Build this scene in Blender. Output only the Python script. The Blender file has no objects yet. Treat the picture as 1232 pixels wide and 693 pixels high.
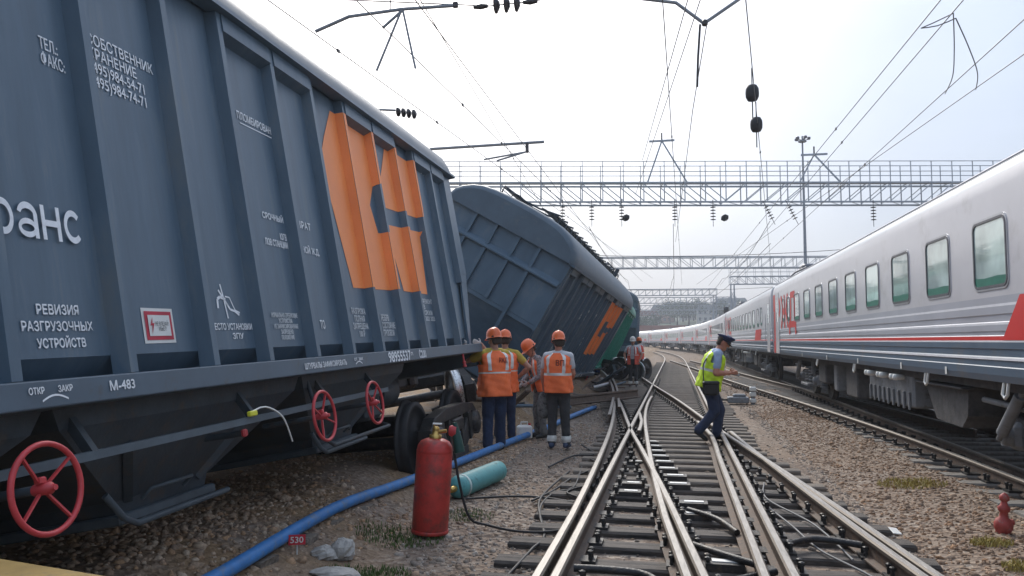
import bpy, math, random
import numpy as np
from mathutils import Vector, Matrix

rnd = random.Random(7)
npr = np.random.default_rng(11)
R = math.radians
scene = bpy.context.scene
COL = scene.collection

# ------------------------------------------------------------------ camera
F_PX, CX, CY, CAM_H = 930.0, 616.0, 346.5, 1.70
PITCH, YAW = 0.06817, 0.20724
cam_d = bpy.data.cameras.new('camera')
cam_d.sensor_width = 36.0
cam_d.lens = 36.0 * F_PX / 1232.0
cam_d.clip_start, cam_d.clip_end = 0.05, 6000
cam = bpy.data.objects.new('camera', cam_d)
COL.objects.link(cam)
cam.location = (0, 0, CAM_H)
cam.rotation_euler = (R(90) + PITCH, 0, YAW)
scene.camera = cam
_f = Vector((-math.sin(YAW) * math.cos(PITCH), math.cos(YAW) * math.cos(PITCH), math.sin(PITCH)))
_r = Vector((math.cos(YAW), math.sin(YAW), 0)); _u = _r.cross(_f)


def ray(x, y): return _f + _r * ((x - CX) / F_PX) + _u * ((CY - y) / F_PX)


def gz(x, y, z=0.0):
    d = ray(x, y); return Vector((0, 0, CAM_H)) + d * ((z - CAM_H) / d.z)


def gy(x, y, Y):
    d = ray(x, y); return Vector((0, 0, CAM_H)) + d * (Y / d.y)


# ------------------------------------------------------------------ world and sun
SUN_EL, SUN_AZ = R(37), R(-18)       # azimuth from +Y towards +X
sun_dir = Vector((math.sin(SUN_AZ) * math.cos(SUN_EL), math.cos(SUN_AZ) * math.cos(SUN_EL), math.sin(SUN_EL)))
world = bpy.data.worlds.new('World'); scene.world = world; world.use_nodes = True
wn, wl = world.node_tree.nodes, world.node_tree.links
wn.clear()
sky = wn.new('ShaderNodeTexSky'); sky.sky_type = 'NISHITA'; sky.sun_disc = False
sky.sun_elevation, sky.sun_rotation = SUN_EL, SUN_AZ
sky.dust_density = 4.0; sky.air_density = 1.0
tc = wn.new('ShaderNodeTexCoord')
noi = wn.new('ShaderNodeTexNoise'); noi.inputs['Scale'].default_value = 1.6; noi.inputs['Detail'].default_value = 5
mp = wn.new('ShaderNodeMapping'); mp.inputs['Scale'].default_value = (1, 1, 2.4)
wl.new(tc.outputs['Generated'], mp.inputs[0]); wl.new(mp.outputs[0], noi.inputs['Vector'])
rmp = wn.new('ShaderNodeValToRGB')
rmp.color_ramp.elements[0].position = .33; rmp.color_ramp.elements[0].color = (2.15, 2.75, 3.9, 1)
rmp.color_ramp.elements[1].position = .68; rmp.color_ramp.elements[1].color = (3.6, 4.25, 5.35, 1)
wl.new(noi.outputs['Fac'], rmp.inputs[0])
dot = wn.new('ShaderNodeVectorMath'); dot.operation = 'DOT_PRODUCT'
nrm = wn.new('ShaderNodeVectorMath'); nrm.operation = 'NORMALIZE'
wl.new(tc.outputs['Generated'], nrm.inputs[0]); wl.new(nrm.outputs[0], dot.inputs[0])
dot.inputs[1].default_value = sun_dir
mx = wn.new('ShaderNodeMath'); mx.operation = 'MAXIMUM'; mx.inputs[1].default_value = 0
wl.new(dot.outputs['Value'], mx.inputs[0])
pw = wn.new('ShaderNodeMath'); pw.operation = 'POWER'; pw.inputs[1].default_value = 15.0
wl.new(mx.outputs[0], pw.inputs[0])
glow = wn.new('ShaderNodeMixRGB'); glow.blend_type = 'ADD'; glow.inputs[2].default_value = (7.2, 7.0, 6.7, 1)
# overcast luminance: the cloud deck is brighter overhead than at the horizon, about 1 to 3
sxyz = wn.new('ShaderNodeSeparateXYZ'); wl.new(nrm.outputs[0], sxyz.inputs[0])
zc = wn.new('ShaderNodeMath'); zc.operation = 'MAXIMUM'; zc.inputs[1].default_value = 0; wl.new(sxyz.outputs['Z'], zc.inputs[0])
zl = wn.new('ShaderNodeMath'); zl.operation = 'MULTIPLY_ADD'; zl.inputs[1].default_value = .80; zl.inputs[2].default_value = .46; wl.new(zc.outputs[0], zl.inputs[0])
deck = wn.new('ShaderNodeMixRGB'); deck.blend_type = 'MULTIPLY'; deck.inputs[0].default_value = 1
wl.new(rmp.outputs[0], deck.inputs[1]); wl.new(zl.outputs[0], deck.inputs[2])
wl.new(pw.outputs[0], glow.inputs[0]); wl.new(deck.outputs[0], glow.inputs[1])
mixs = wn.new('ShaderNodeMixRGB'); mixs.inputs[0].default_value = .82
wl.new(sky.outputs[0], mixs.inputs[1]); wl.new(glow.outputs[0], mixs.inputs[2])
bg = wn.new('ShaderNodeBackground'); bg.inputs['Strength'].default_value = 0.1
wl.new(mixs.outputs[0], bg.inputs['Color'])
wo = wn.new('ShaderNodeOutputWorld'); wl.new(bg.outputs[0], wo.inputs[0])

sun_l = bpy.data.lights.new('sun', 'SUN'); sun_l.energy = 1.3; sun_l.angle = R(20); sun_l.color = (1, .95, .88)
sun_o = bpy.data.objects.new('sun', sun_l); COL.objects.link(sun_o)
sun_o.rotation_euler = (-sun_dir).to_track_quat('-Z', 'Y').to_euler()
scene.view_settings.view_transform = 'Standard'
scene.view_settings.look = 'None'
scene.view_settings.exposure = 1.3
scene.view_settings.gamma = 1.0
scene.view_settings.use_curve_mapping = False
scene.cycles.max_bounces = 6
scene.cycles.use_denoising = True


# ------------------------------------------------------------------ materials
def lin(r, g, b):
    f = lambda c: (c / 255 / 12.92) if c / 255 <= .04045 else ((c / 255 + .055) / 1.055) ** 2.4
    return (f(r), f(g), f(b))


MATS = {}


def mat(name, col, rough=.6, metal=0., var=.25, scale=6., bump=.0, bscale=40., col2=None, c2amt=.0, c2scale=3., stretch=(1, 1, 1), spec=.4, coat=0.):
    if name in MATS: return MATS[name]
    m = bpy.data.materials.new(name); m.use_nodes = True
    n, l = m.node_tree.nodes, m.node_tree.links
    b = n['Principled BSDF']; b.inputs['Roughness'].default_value = rough; b.inputs['Metallic'].default_value = metal
    b.inputs['Specular IOR Level'].default_value = spec
    if coat: b.inputs['Coat Weight'].default_value = coat; b.inputs['Coat Roughness'].default_value = .15
    t = n.new('ShaderNodeTexCoord'); mpn = n.new('ShaderNodeMapping'); mpn.inputs['Scale'].default_value = stretch
    l.new(t.outputs['Object'], mpn.inputs[0])
    nz = n.new('ShaderNodeTexNoise'); nz.inputs['Scale'].default_value = scale; nz.inputs['Detail'].default_value = 6; nz.inputs['Roughness'].default_value = .62
    l.new(mpn.outputs[0], nz.inputs['Vector'])
    cr = n.new('ShaderNodeValToRGB'); cr.color_ramp.elements[0].position = .3; cr.color_ramp.elements[1].position = .72
    lo = tuple(max(0, c * (1 - var)) for c in col); hi = tuple(min(1, c * (1 + var)) for c in col)
    cr.color_ramp.elements[0].color = (*lo, 1); cr.color_ramp.elements[1].color = (*hi, 1)
    l.new(nz.outputs['Fac'], cr.inputs[0])
    out = cr.outputs[0]
    if col2 is not None:
        n2 = n.new('ShaderNodeTexNoise'); n2.inputs['Scale'].default_value = c2scale; n2.inputs['Detail'].default_value = 8; n2.inputs['Roughness'].default_value = .7
        l.new(mpn.outputs[0], n2.inputs['Vector'])
        r2 = n.new('ShaderNodeValToRGB'); r2.color_ramp.elements[0].position = .66 - .3 * c2amt; r2.color_ramp.elements[1].position = .78 - .22 * c2amt
        l.new(n2.outputs['Fac'], r2.inputs[0])
        mx_ = n.new('ShaderNodeMixRGB'); mx_.inputs[2].default_value = (*col2, 1)
        l.new(r2.outputs[0], mx_.inputs[0]); l.new(out, mx_.inputs[1]); out = mx_.outputs[0]
    l.new(out, b.inputs['Base Color'])
    # a little gloss variation so that nothing is uniform
    mr = n.new('ShaderNodeMapRange'); mr.inputs['To Min'].default_value = max(.02, rough - .1); mr.inputs['To Max'].default_value = min(1, rough + .12)
    l.new(nz.outputs['Fac'], mr.inputs['Value']); l.new(mr.outputs[0], b.inputs['Roughness'])
    if bump:
        nb = n.new('ShaderNodeTexNoise'); nb.inputs['Scale'].default_value = bscale; nb.inputs['Detail'].default_value = 4
        l.new(mpn.outputs[0], nb.inputs['Vector'])
        bp = n.new('ShaderNodeBump'); bp.inputs['Strength'].default_value = bump; bp.inputs['Distance'].default_value = .02
        l.new(nb.outputs['Fac'], bp.inputs['Height']); l.new(bp.outputs[0], b.inputs['Normal'])
    MATS[name] = m; return m


slate = mat('slate_paint', (.090, .136, .180), .38, var=.18, scale=2.2, bump=.28, bscale=1.3, col2=(.135, .165, .185), c2amt=.42, c2scale=2.2, stretch=(1, 3.2, .4))
slate_dk = mat('dark_frame_paint', (.050, .064, .076), .55, var=.3, scale=5, col2=(.075, .065, .055), c2amt=.45, c2scale=6, bump=.1)
slate_sill = mat('sill_paint', (.085, .118, .15), .45, var=.14, scale=4, col2=(.09, .09, .085), c2amt=.3, c2scale=7)
orange_p = mat('orange_paint', (.96, .29, .085), .45, var=.1, scale=2, bump=.05, bscale=2)
slate_shaft = mat('shaft_paint', (.075, .098, .115), .5, var=.25, scale=5)
white_p = mat('white_lettering', (.82, .84, .85), .6, var=.12, scale=30)
pale_letter = mat('faded_lettering', (.66, .69, .70), .6, var=.2, scale=40)
green_car = mat('green_paint', (.03, .25, .175), .45, var=.18, scale=3)
red_wheel = mat('red_enamel', (.52, .055, .060), .4, var=.15, scale=12)
steel_dk = mat('dark_greasy_steel', (.035, .034, .034), .5, .3, var=.4, scale=9, col2=(.10, .075, .055), c2amt=.4, c2scale=8, bump=.3, bscale=60)
steel_rail = mat('rolled_rail_top', (.27, .252, .23), .5, .45, var=.32, scale=14, stretch=(4, .4, 1))
rail_head = mat('dull_rail_head', (.15, .125, .10), .55, .4, var=.3, scale=16, stretch=(4, .5, 1))
rail_rust = mat('rusty_rail_web', (.115, .085, .066), .75, .1, var=.35, scale=12, col2=(.17, .10, .06), c2amt=.5, c2scale=20, bump=.3, bscale=70)
wheel_steel = mat('bright_wheel_tread', (.55, .55, .54), .28, .9, var=.2, scale=20)
wheel_dark = mat('near_black_wheel', (.022, .022, .023), .6, var=.4, scale=9)  # near black all over, for the bogie of the leaning hopper
rubber = mat('black_rubber', (.022, .022, .024), .6, var=.3, scale=20)
blue_spring = mat('blue_spring_paint', (.03, .10, .34), .45, var=.2)
sleeper_m = mat('weathered_sleeper', (.19, .160, .13), .88, var=.5, scale=5, stretch=(.6, 7, 7), col2=(.035, .030, .027), c2amt=.42, c2scale=2.2, bump=.6, bscale=22)
sleeper_g = mat('greasy_sleeper', (.10, .083, .07), .75, var=.5, scale=5, stretch=(.6, 7, 7), col2=(.014, .014, .015), c2amt=.62, c2scale=2.6, bump=.6, bscale=22)
conc_m = mat('concrete_sleeper', (.20, .185, .165), .9, var=.3, scale=8, col2=(.12, .085, .06), c2amt=.55, c2scale=5, bump=.3, bscale=50)
plate_pale = mat('worn_bright_plate', (.62, .62, .60), .45, .3, var=.2, scale=30)
pipe_blue = mat('blue_plastic_pipe', (.045, .19, .46), .5, var=.2, scale=8, col2=(.16, .20, .23), c2amt=.45, c2scale=9)
cyl_red = mat('red_cylinder_paint', (.47, .045, .035), .42, var=.22, scale=9, col2=(.16, .05, .04), c2amt=.55, c2scale=6, bump=.1, bscale=30)
cyl_teal = mat('teal_cylinder_paint', (.10, .32, .32), .5, var=.2, scale=8, col2=(.06, .14, .14), c2amt=.4, c2scale=8)
brass = mat('brass', (.50, .33, .10), .35, .8, var=.2)
plastic_white = mat('white_plastic', (.70, .70, .66), .5, var=.1)
ochre = mat('ochre_paint', (.36, .235, .075), .6, var=.18, scale=10, col2=(.22, .17, .10), c2amt=.3, c2scale=14)
lattice_m = mat('galvanised_lattice', (.36, .39, .42), .6, .3, var=.2, scale=2)
wire_m = mat('catenary_wire', (.10, .10, .105), .5, .4, var=.2)
insul_m = mat('brown_glazed_insulator', (.045, .040, .040), .25, var=.2)
pole_m = mat('pole_steel', (.26, .28, .30), .6, .2, var=.15)
# train
tr_grey = mat('train_light_grey', (.62, .605, .615), .32, var=.06, scale=1.2, col2=(.52, .50, .495), c2amt=.4, c2scale=1.6, coat=.25)
tr_mid = mat('train_mid_grey', (.47, .48, .52), .34, var=.07, scale=1.5, coat=.25)
tr_dark = mat('train_blue_grey', (.105, .15, .205), .4, var=.12, scale=1.5, col2=(.14, .15, .16), c2amt=.4, c2scale=2.5)
tr_roof = mat('train_roof', (.56, .575, .59), .35, var=.08, scale=1.0, col2=(.40, .42, .43), c2amt=.25, c2scale=2.5)
tr_white = mat('train_white_line', (.80, .80, .82), .4, var=.05)
tr_red = mat('train_red', (.68, .045, .040), .4, var=.06)
tr_under = mat('underframe_grime', (.085, .084, .085), .75, var=.4, scale=7, col2=(.11, .10, .09), c2amt=.4, c2scale=6, bump=.2)
tr_box = mat('underframe_box_grey', (.20, .21, .22), .6, var=.2, scale=6, col2=(.10, .09, .08), c2amt=.4, c2scale=7)
win_frame = mat('window_rubber', (.13, .13, .14), .4, .2, var=.2)
win_trim = mat('window_trim', (.55, .55, .56), .35, .5, var=.1)
blind = mat('green_window_strip', (.03, .19, .13), .3, var=.25, scale=8)  # opaque green strip along the foot of each coach pane


def glass_mat(name, col, rough=.06):
    m = bpy.data.materials.new(name); m.use_nodes = True
    n, l = m.node_tree.nodes, m.node_tree.links
    b = n['Principled BSDF']; b.inputs['Roughness'].default_value = rough; b.inputs['Specular IOR Level'].default_value = 1.0
    b.inputs['Coat Weight'].default_value = .5; b.inputs['Coat Roughness'].default_value = .03; b.inputs['IOR'].default_value = 1.5
    t = n.new('ShaderNodeNewGeometry'); nz = n.new('ShaderNodeTexNoise'); nz.inputs['Scale'].default_value = 1.1; nz.inputs['Detail'].default_value = 4
    l.new(t.outputs['Position'], nz.inputs['Vector'])
    cr = n.new('ShaderNodeValToRGB'); cr.color_ramp.elements[0].position = .38; cr.color_ramp.elements[1].position = .6
    cr.color_ramp.elements[0].color = (*[c * .6 for c in col], 1); cr.color_ramp.elements[1].color = (*[min(1, c * 1.2) for c in col], 1)
    l.new(nz.outputs['Fac'], cr.inputs[0]); l.new(cr.outputs[0], b.inputs['Base Color'])
    bp = n.new('ShaderNodeBump'); bp.inputs['Strength'].default_value = .04; bp.inputs['Distance'].default_value = .05
    l.new(nz.outputs['Fac'], bp.inputs['Height']); l.new(bp.outputs[0], b.inputs['Normal'])
    return m


glass = glass_mat('sky_reflection_window_glass', (.60, .74, .67))  # pale patchy base colour stands in for sky reflected in the panes
glass_dk = glass_mat('dark_window_glass', (.03, .04, .05))


def ground_mat():
    m = bpy.data.materials.new('ballast_ground'); m.use_nodes = True
    n, l = m.node_tree.nodes, m.node_tree.links
    b = n['Principled BSDF']; b.inputs['Roughness'].default_value = .95; b.inputs['Specular IOR Level'].default_value = .15
    t = n.new('ShaderNodeTexCoord')
    v = n.new('ShaderNodeTexVoronoi'); v.inputs['Scale'].default_value = 17; l.new(t.outputs['Object'], v.inputs['Vector'])
    cr = n.new('ShaderNodeValToRGB'); e = cr.color_ramp.elements
    e[0].color = (.17, .13, .105, 1); e[1].color = (.42, .355, .29, 1); e[1].position = 1
    k = e.new(.5); k.color = (.29, .225, .175, 1)
    sep = n.new('ShaderNodeSeparateColor'); l.new(v.outputs['Color'], sep.inputs[0]); l.new(sep.outputs[0], cr.inputs[0])
    nz = n.new('ShaderNodeTexNoise'); nz.inputs['Scale'].default_value = .45; nz.inputs['Detail'].default_value = 7; nz.inputs['Roughness'].default_value = .65
    l.new(t.outputs['Object'], nz.inputs['Vector'])
    r2 = n.new('ShaderNodeValToRGB'); r2.color_ramp.elements[0].position = .42; r2.color_ramp.elements[1].position = .6
    l.new(nz.outputs['Fac'], r2.inputs[0])
    mx_ = n.new('ShaderNodeMixRGB'); mx_.blend_type = 'MIX'; mx_.inputs[2].default_value = (.29, .21, .15, 1)
    ml = n.new('ShaderNodeMath'); ml.operation = 'MULTIPLY'; ml.inputs[1].default_value = .6
    l.new(r2.outputs[0], ml.inputs[0]); l.new(ml.outputs[0], mx_.inputs[0]); l.new(cr.outputs[0], mx_.inputs[1])
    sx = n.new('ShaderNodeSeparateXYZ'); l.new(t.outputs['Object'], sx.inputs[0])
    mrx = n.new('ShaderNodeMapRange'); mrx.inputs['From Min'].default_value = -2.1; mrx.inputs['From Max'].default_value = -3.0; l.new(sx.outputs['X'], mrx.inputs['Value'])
    lifted_soil = n.new('ShaderNodeMixRGB'); lifted_soil.inputs[2].default_value = (.33, .225, .135, 1); l.new(mx_.outputs[0], lifted_soil.inputs[1])  # orange-brown soil, mixed lighter to make up for the shade under the wagon
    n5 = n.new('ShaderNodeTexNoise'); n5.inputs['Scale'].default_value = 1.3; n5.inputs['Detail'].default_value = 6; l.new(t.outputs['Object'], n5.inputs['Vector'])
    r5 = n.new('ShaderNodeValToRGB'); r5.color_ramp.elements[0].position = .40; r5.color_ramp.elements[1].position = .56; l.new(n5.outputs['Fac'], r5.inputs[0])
    m5 = n.new('ShaderNodeMath'); m5.operation = 'MULTIPLY'; l.new(mrx.outputs[0], m5.inputs[0]); l.new(r5.outputs[0], m5.inputs[1]); l.new(m5.outputs[0], lifted_soil.inputs[0])
    mx_ = lifted_soil
    n3 = n.new('ShaderNodeTexNoise'); n3.inputs['Scale'].default_value = 60; n3.inputs['Detail'].default_value = 4; l.new(t.outputs['Object'], n3.inputs['Vector'])
    mm = n.new('ShaderNodeMixRGB'); mm.blend_type = 'MULTIPLY'; mm.inputs[0].default_value = .7
    r3 = n.new('ShaderNodeValToRGB'); r3.color_ramp.elements[0].color = (.45, .45, .45, 1); r3.color_ramp.elements[0].position = .3; r3.color_ramp.elements[1].position = .7
    l.new(n3.outputs['Fac'], r3.inputs[0]); l.new(mx_.outputs[0], mm.inputs[1]); l.new(r3.outputs[0], mm.inputs[2])
    l.new(mm.outputs[0], b.inputs['Base Color'])
    bp = n.new('ShaderNodeBump'); bp.inputs['Strength'].default_value = .9; bp.inputs['Distance'].default_value = .03
    l.new(v.outputs['Distance'], bp.inputs['Height']); l.new(bp.outputs[0], b.inputs['Normal'])
    return m


def attr_mat(name, rough=.9, spec=.2, noise=50):
    m = bpy.data.materials.new(name); m.use_nodes = True
    n, l = m.node_tree.nodes, m.node_tree.links
    b = n['Principled BSDF']; b.inputs['Roughness'].default_value = rough; b.inputs['Specular IOR Level'].default_value = spec
    a = n.new('ShaderNodeAttribute'); a.attribute_name = 'tint'
    t = n.new('ShaderNodeTexCoord'); nz = n.new('ShaderNodeTexNoise'); nz.inputs['Scale'].default_value = noise; nz.inputs['Detail'].default_value = 3
    l.new(t.outputs['Object'], nz.inputs['Vector'])
    r3 = n.new('ShaderNodeValToRGB'); r3.color_ramp.elements[0].color = (.55, .55, .55, 1); r3.color_ramp.elements[0].position = .3; r3.color_ramp.elements[1].position = .68
    l.new(nz.outputs['Fac'], r3.inputs[0])
    mm = n.new('ShaderNodeMixRGB'); mm.blend_type = 'MULTIPLY'; mm.inputs[0].default_value = 1
    l.new(a.outputs['Color'], mm.inputs[1]); l.new(r3.outputs[0], mm.inputs[2]); l.new(mm.outputs[0], b.inputs['Base Color'])
    return m


# ------------------------------------------------------------------ mesh helpers
class MB:
    def __init__(s): s.v = []; s.f = []; s.sm = []; s.mi = []

    def add(s, vs, fs, smooth=False, mi=0):
        o = len(s.v); s.v += [tuple(v) for v in vs]
        for f in fs: s.f.append(tuple(i + o for i in f)); s.sm.append(smooth); s.mi.append(mi)
        return s

    def box(s, x0, x1, y0, y1, z0, z1, mi=0):
        v = [(x, y, z) for z in (z0, z1) for y in (y0, y1) for x in (x0, x1)]
        return s.add(v, [(0, 2, 3, 1), (4, 5, 7, 6), (0, 1, 5, 4), (2, 6, 7, 3), (0, 4, 6, 2), (1, 3, 7, 5)], mi=mi)

    def rbox(s, c, sx, sy, sz, rz=0., bev=.0, mi=0):
        """box centred at c, with small chamfers"""
        b = min(bev, sx * .3, sy * .3, sz * .3)
        M = Matrix.Rotation(rz, 3, 'Z'); c = Vector(c)
        if b <= 0:
            t = MB().box(-sx / 2, sx / 2, -sy / 2, sy / 2, -sz / 2, sz / 2)
        else:
            t = MB(); prof = []
            x, y = sx / 2, sy / 2
            oct_ = [(x - b, -y), (x, -y + b), (x, y - b), (x - b, y), (-x + b, y), (-x, y - b), (-x, -y + b), (-x + b, -y)]
            ins = [(px * (1 - b / x), py * (1 - b / y)) for px, py in oct_]
            rows = [(ins, -sz / 2), (oct_, -sz / 2 + b), (oct_, sz / 2 - b), (ins, sz / 2)]
            vs = [(p[0], p[1], z) for ring, z in rows for p in ring]
            fs = [tuple(range(7, -1, -1)), tuple(range(24, 32))]
            for r_ in range(3):
                for k in range(8): fs.append((r_ * 8 + k, r_ * 8 + (k + 1) % 8, r_ * 8 + 8 + (k + 1) % 8, r_ * 8 + 8 + k))
            t.add(vs, fs)
        return s.add([c + M @ Vector(v) for v in t.v], t.f, mi=mi)

    def beam(s, a, b, w, h=None, up=(0, 0, 1), mi=0):
        h = w if h is None else h
        a, b = Vector(a), Vector(b); d = (b - a).normalized(); up = Vector(up)
        if abs(d.dot(up)) > .98: up = Vector((1, 0, 0))
        x = d.cross(up).normalized(); z = x.cross(d)
        vs = [p + x * (i * w / 2) + z * (j * h / 2) for p in (a, b) for i, j in ((-1, -1), (1, -1), (1, 1), (-1, 1))]
        return s.add(vs, [(0, 3, 2, 1), (4, 5, 6, 7), (0, 1, 5, 4), (1, 2, 6, 5), (2, 3, 7, 6), (3, 0, 4, 7)][:6], mi=mi)

    def tube(s, pts, r, n=8, cap=True, mi=0, closed=False):
        pts = [Vector(p) for p in pts]; N = len(pts)
        rr = r if isinstance(r, (list, tuple)) else [r] * N
        prev = None; vs = []
        for i, p in enumerate(pts):
            if closed: d = (pts[(i + 1) % N] - pts[i - 1])
            else: d = (pts[min(i + 1, N - 1)] - pts[max(i - 1, 0)])
            d.normalize()
            if prev is None:
                a = Vector((0, 0, 1)) if abs(d.z) < .9 else Vector((1, 0, 0)); x = d.cross(a).normalized()
            else:
                x = (prev - d * prev.dot(d)).normalized()
            prev = x; y = d.cross(x)
            vs += [p + (x * math.cos(2 * math.pi * k / n) + y * math.sin(2 * math.pi * k / n)) * rr[i] for k in range(n)]
        fs = []
        for i in range(N if closed else N - 1):
            j = (i + 1) % N
            for k in range(n): fs.append((i * n + k, i * n + (k + 1) % n, j * n + (k + 1) % n, j * n + k))
        s.add(vs, fs, True, mi)
        if cap and not closed:
            s.add(vs[:n], [tuple(range(n - 1, -1, -1))], mi=mi); s.add(vs[-n:], [tuple(range(n))], mi=mi)
        return s

    def lathe(s, prof, o=(0, 0, 0), axis='Z', n=24, smooth=True, mi=0, M=None):
        """prof: list of (r, h)"""
        vs = []
        for r_, h in prof:
            for k in range(n):
                a = 2 * math.pi * k / n; c_, s_ = r_ * math.cos(a), r_ * math.sin(a)
                p = {'Z': (c_, s_, h), 'X': (h, c_, s_), 'Y': (s_, h, c_)}[axis]
                p = Vector(p)
                if M is not None: p = M @ p
                vs.append(Vector(o) + p)
        fs = []
        for i in range(len(prof) - 1):
            for k in range(n): fs.append((i * n + k, i * n + (k + 1) % n, (i + 1) * n + (k + 1) % n, (i + 1) * n + k))
        s.add(vs, fs, smooth, mi)
        s.add(vs[:n], [tuple(range(n - 1, -1, -1))], mi=mi); s.add(vs[-n:], [tuple(range(n))], mi=mi)
        return s

    def prism(s, poly, a, b, axis='Y', mi=0):
        """extrude a 2D polygon from a to b along axis (X: poly=(y,z); Y: poly=(x,z); Z: poly=(x,y))"""
        n = len(poly)
        def P(p, t): return {'X': (t, p[0], p[1]), 'Y': (p[0], t, p[1]), 'Z': (p[0], p[1], t)}[axis]
        vs = [P(p, a) for p in poly] + [P(p, b) for p in poly]
        fs = [tuple(range(n - 1, -1, -1)), tuple(range(n, 2 * n))] + [(k, (k + 1) % n, n + (k + 1) % n, n + k) for k in range(n)]
        return s.add(vs, fs, mi=mi)

    def build(s, name, m, parent=None, loc=None, bevel=0.):
        me = bpy.data.meshes.new(name); me.from_pydata(s.v, [], s.f)
        me.polygons.foreach_set('use_smooth', s.sm)
        for k in (m if isinstance(m, (list, tuple)) else [m]): me.materials.append(k)
        if any(s.mi): me.polygons.foreach_set('material_index', s.mi)
        me.update()
        o = bpy.data.objects.new(name, me); COL.objects.link(o)
        if parent is not None: o.parent = parent
        if loc is not None: o.location = loc
        if bevel:
            bv = o.modifiers.new('bevel', 'BEVEL'); bv.width = bevel; bv.segments = 2; bv.limit_method = 'ANGLE'
        return o


def empty(name, loc=(0, 0, 0), rot=(0, 0, 0)):
    o = bpy.data.objects.new(name, None); COL.objects.link(o); o.location = loc; o.rotation_euler = rot; o.empty_display_size = .2
    return o


def tag(o, label=None, cat=None, group=None, kind=None):
    if label: o['label'] = label
    if cat: o['category'] = cat
    if group: o['group'] = group
    if kind: o['kind'] = kind
    return o


def copy_tree(o, parent=None):
    c = o.copy(); COL.objects.link(c); c.parent = parent
    if parent is not None: c.matrix_parent_inverse = o.matrix_parent_inverse
    for ch in o.children: copy_tree(ch, c)
    return c


def inst(o, parent, loc, rot=None, scale=None):
    c = o.copy(); COL.objects.link(c); c.parent = parent; c.location = loc
    if rot is not None: c.rotation_euler = rot
    if scale is not None: c.scale = scale
    return c


_DG = None


def text_mesh(s, size, sx=1.0, bold=0.0, spacing=1.0, align='LEFT'):
    cu = bpy.data.curves.new('lettering', 'FONT'); cu.body = s; cu.size = size; cu.align_x = align; cu.offset = bold; cu.space_character = spacing
    cu.resolution_u = 3; cu.space_line = .92
    o = bpy.data.objects.new('tmp', cu); COL.objects.link(o)
    bpy.context.view_layer.update()
    me = bpy.data.meshes.new_from_object(o.evaluated_get(bpy.context.evaluated_depsgraph_get()))
    bpy.data.objects.remove(o); bpy.data.curves.remove(cu)
    me.transform(Matrix.Diagonal((sx, 1, 1, 1)))
    return me


def fit_text(s, w, h, align='LEFT', bold=0.0):
    """text mesh scaled to an exact width and height, origin at lower left"""
    me = text_mesh(s, 1.0, 1.0, 0.0, 1.0, align)
    co = np.empty(len(me.vertices) * 3); me.vertices.foreach_get('co', co); co = co.reshape(-1, 3)
    mn, mxx = co.min(0), co.max(0)
    co[:, 0] = (co[:, 0] - mn[0]) / (mxx[0] - mn[0]) * w; co[:, 1] = (co[:, 1] - mn[1]) / (mxx[1] - mn[1]) * h
    me.vertices.foreach_set('co', co.ravel()); me.update()
    if bold:   # heavier strokes: the same outline stacked with small shifts
        base = co.copy(); polys = [tuple(p.vertices) for p in me.polygons]; nv = len(base); V, Fs = [], []
        lines = s.count('\n') + 1; d = bold * 1.1 * h / lines
        for k, (dx, dy) in enumerate(((0, 0), (d, 0), (-d, 0), (0, d), (0, -d))):
            q = base.copy(); q[:, 0] += dx; q[:, 1] += dy; q[:, 2] += .0007 * k; V.append(q); Fs += [tuple(i + nv * k for i in f) for f in polys]
        me2 = bpy.data.meshes.new('lettering'); me2.from_pydata([tuple(v) for v in np.concatenate(V)], [], Fs); bpy.data.meshes.remove(me); me = me2
    return me


def put_text(me, name, m, parent, origin, xdir, ydir):
    x, y = Vector(xdir), Vector(ydir); z = x.cross(y)
    M = Matrix(((x.x, y.x, z.x, origin[0]), (x.y, y.y, z.y, origin[1]), (x.z, y.z, z.z, origin[2]), (0, 0, 0, 1)))
    me.transform(M); me.materials.clear(); me.materials.append(m)
    o = bpy.data.objects.new(name, me); COL.objects.link(o); o.parent = parent
    return o


def catmull(pts, step=.25):
    P = [Vector(p) for p in pts]; out = []
    for i in range(len(P) - 1):
        p0 = P[max(i - 1, 0)]; p1 = P[i]; p2 = P[i + 1]; p3 = P[min(i + 2, len(P) - 1)]
        n = max(1, int((p2 - p1).length / step))
        for k in range(n):
            t = k / n
            out.append(.5 * ((2 * p1) + (p2 - p0) * t + (2 * p0 - 5 * p1 + 4 * p2 - p3) * t * t + (3 * p1 - p0 - 3 * p2 + p3) * t ** 3))
    out.append(P[-1]); return out


def smooth01(a, b, x):
    t = min(1, max(0, (x - a) / (b - a))); return t * t * (3 - 2 * t)


RAIL = 0.19   # rail top


def gh(x, y):
    """ground height"""
    z = -.035
    z += .32 * smooth01(-2.3, -3.6, x)
    z += .05 * smooth01(1.9, 2.5, x) * (1 - smooth01(3.2, 3.8, x))
    z += .45 * math.exp(-((x + 3.5) / .55) ** 2) * smooth01(14.6, 16.5, y) * (1 - smooth01(27, 31, y)) * (.8 + .2 * math.sin(y * 2.1))
    z += .03 * math.sin(x * 2.3 + y * .7) * math.sin(y * 1.1 - x) * (smooth01(1.9, 2.4, abs(x)))
    z += .05 * smooth01(-1.5, -2.0, x) * (1 - smooth01(-2.3, -2.9, x)) * (.5 + .5 * math.sin(y * 1.7))
    return z


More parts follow.
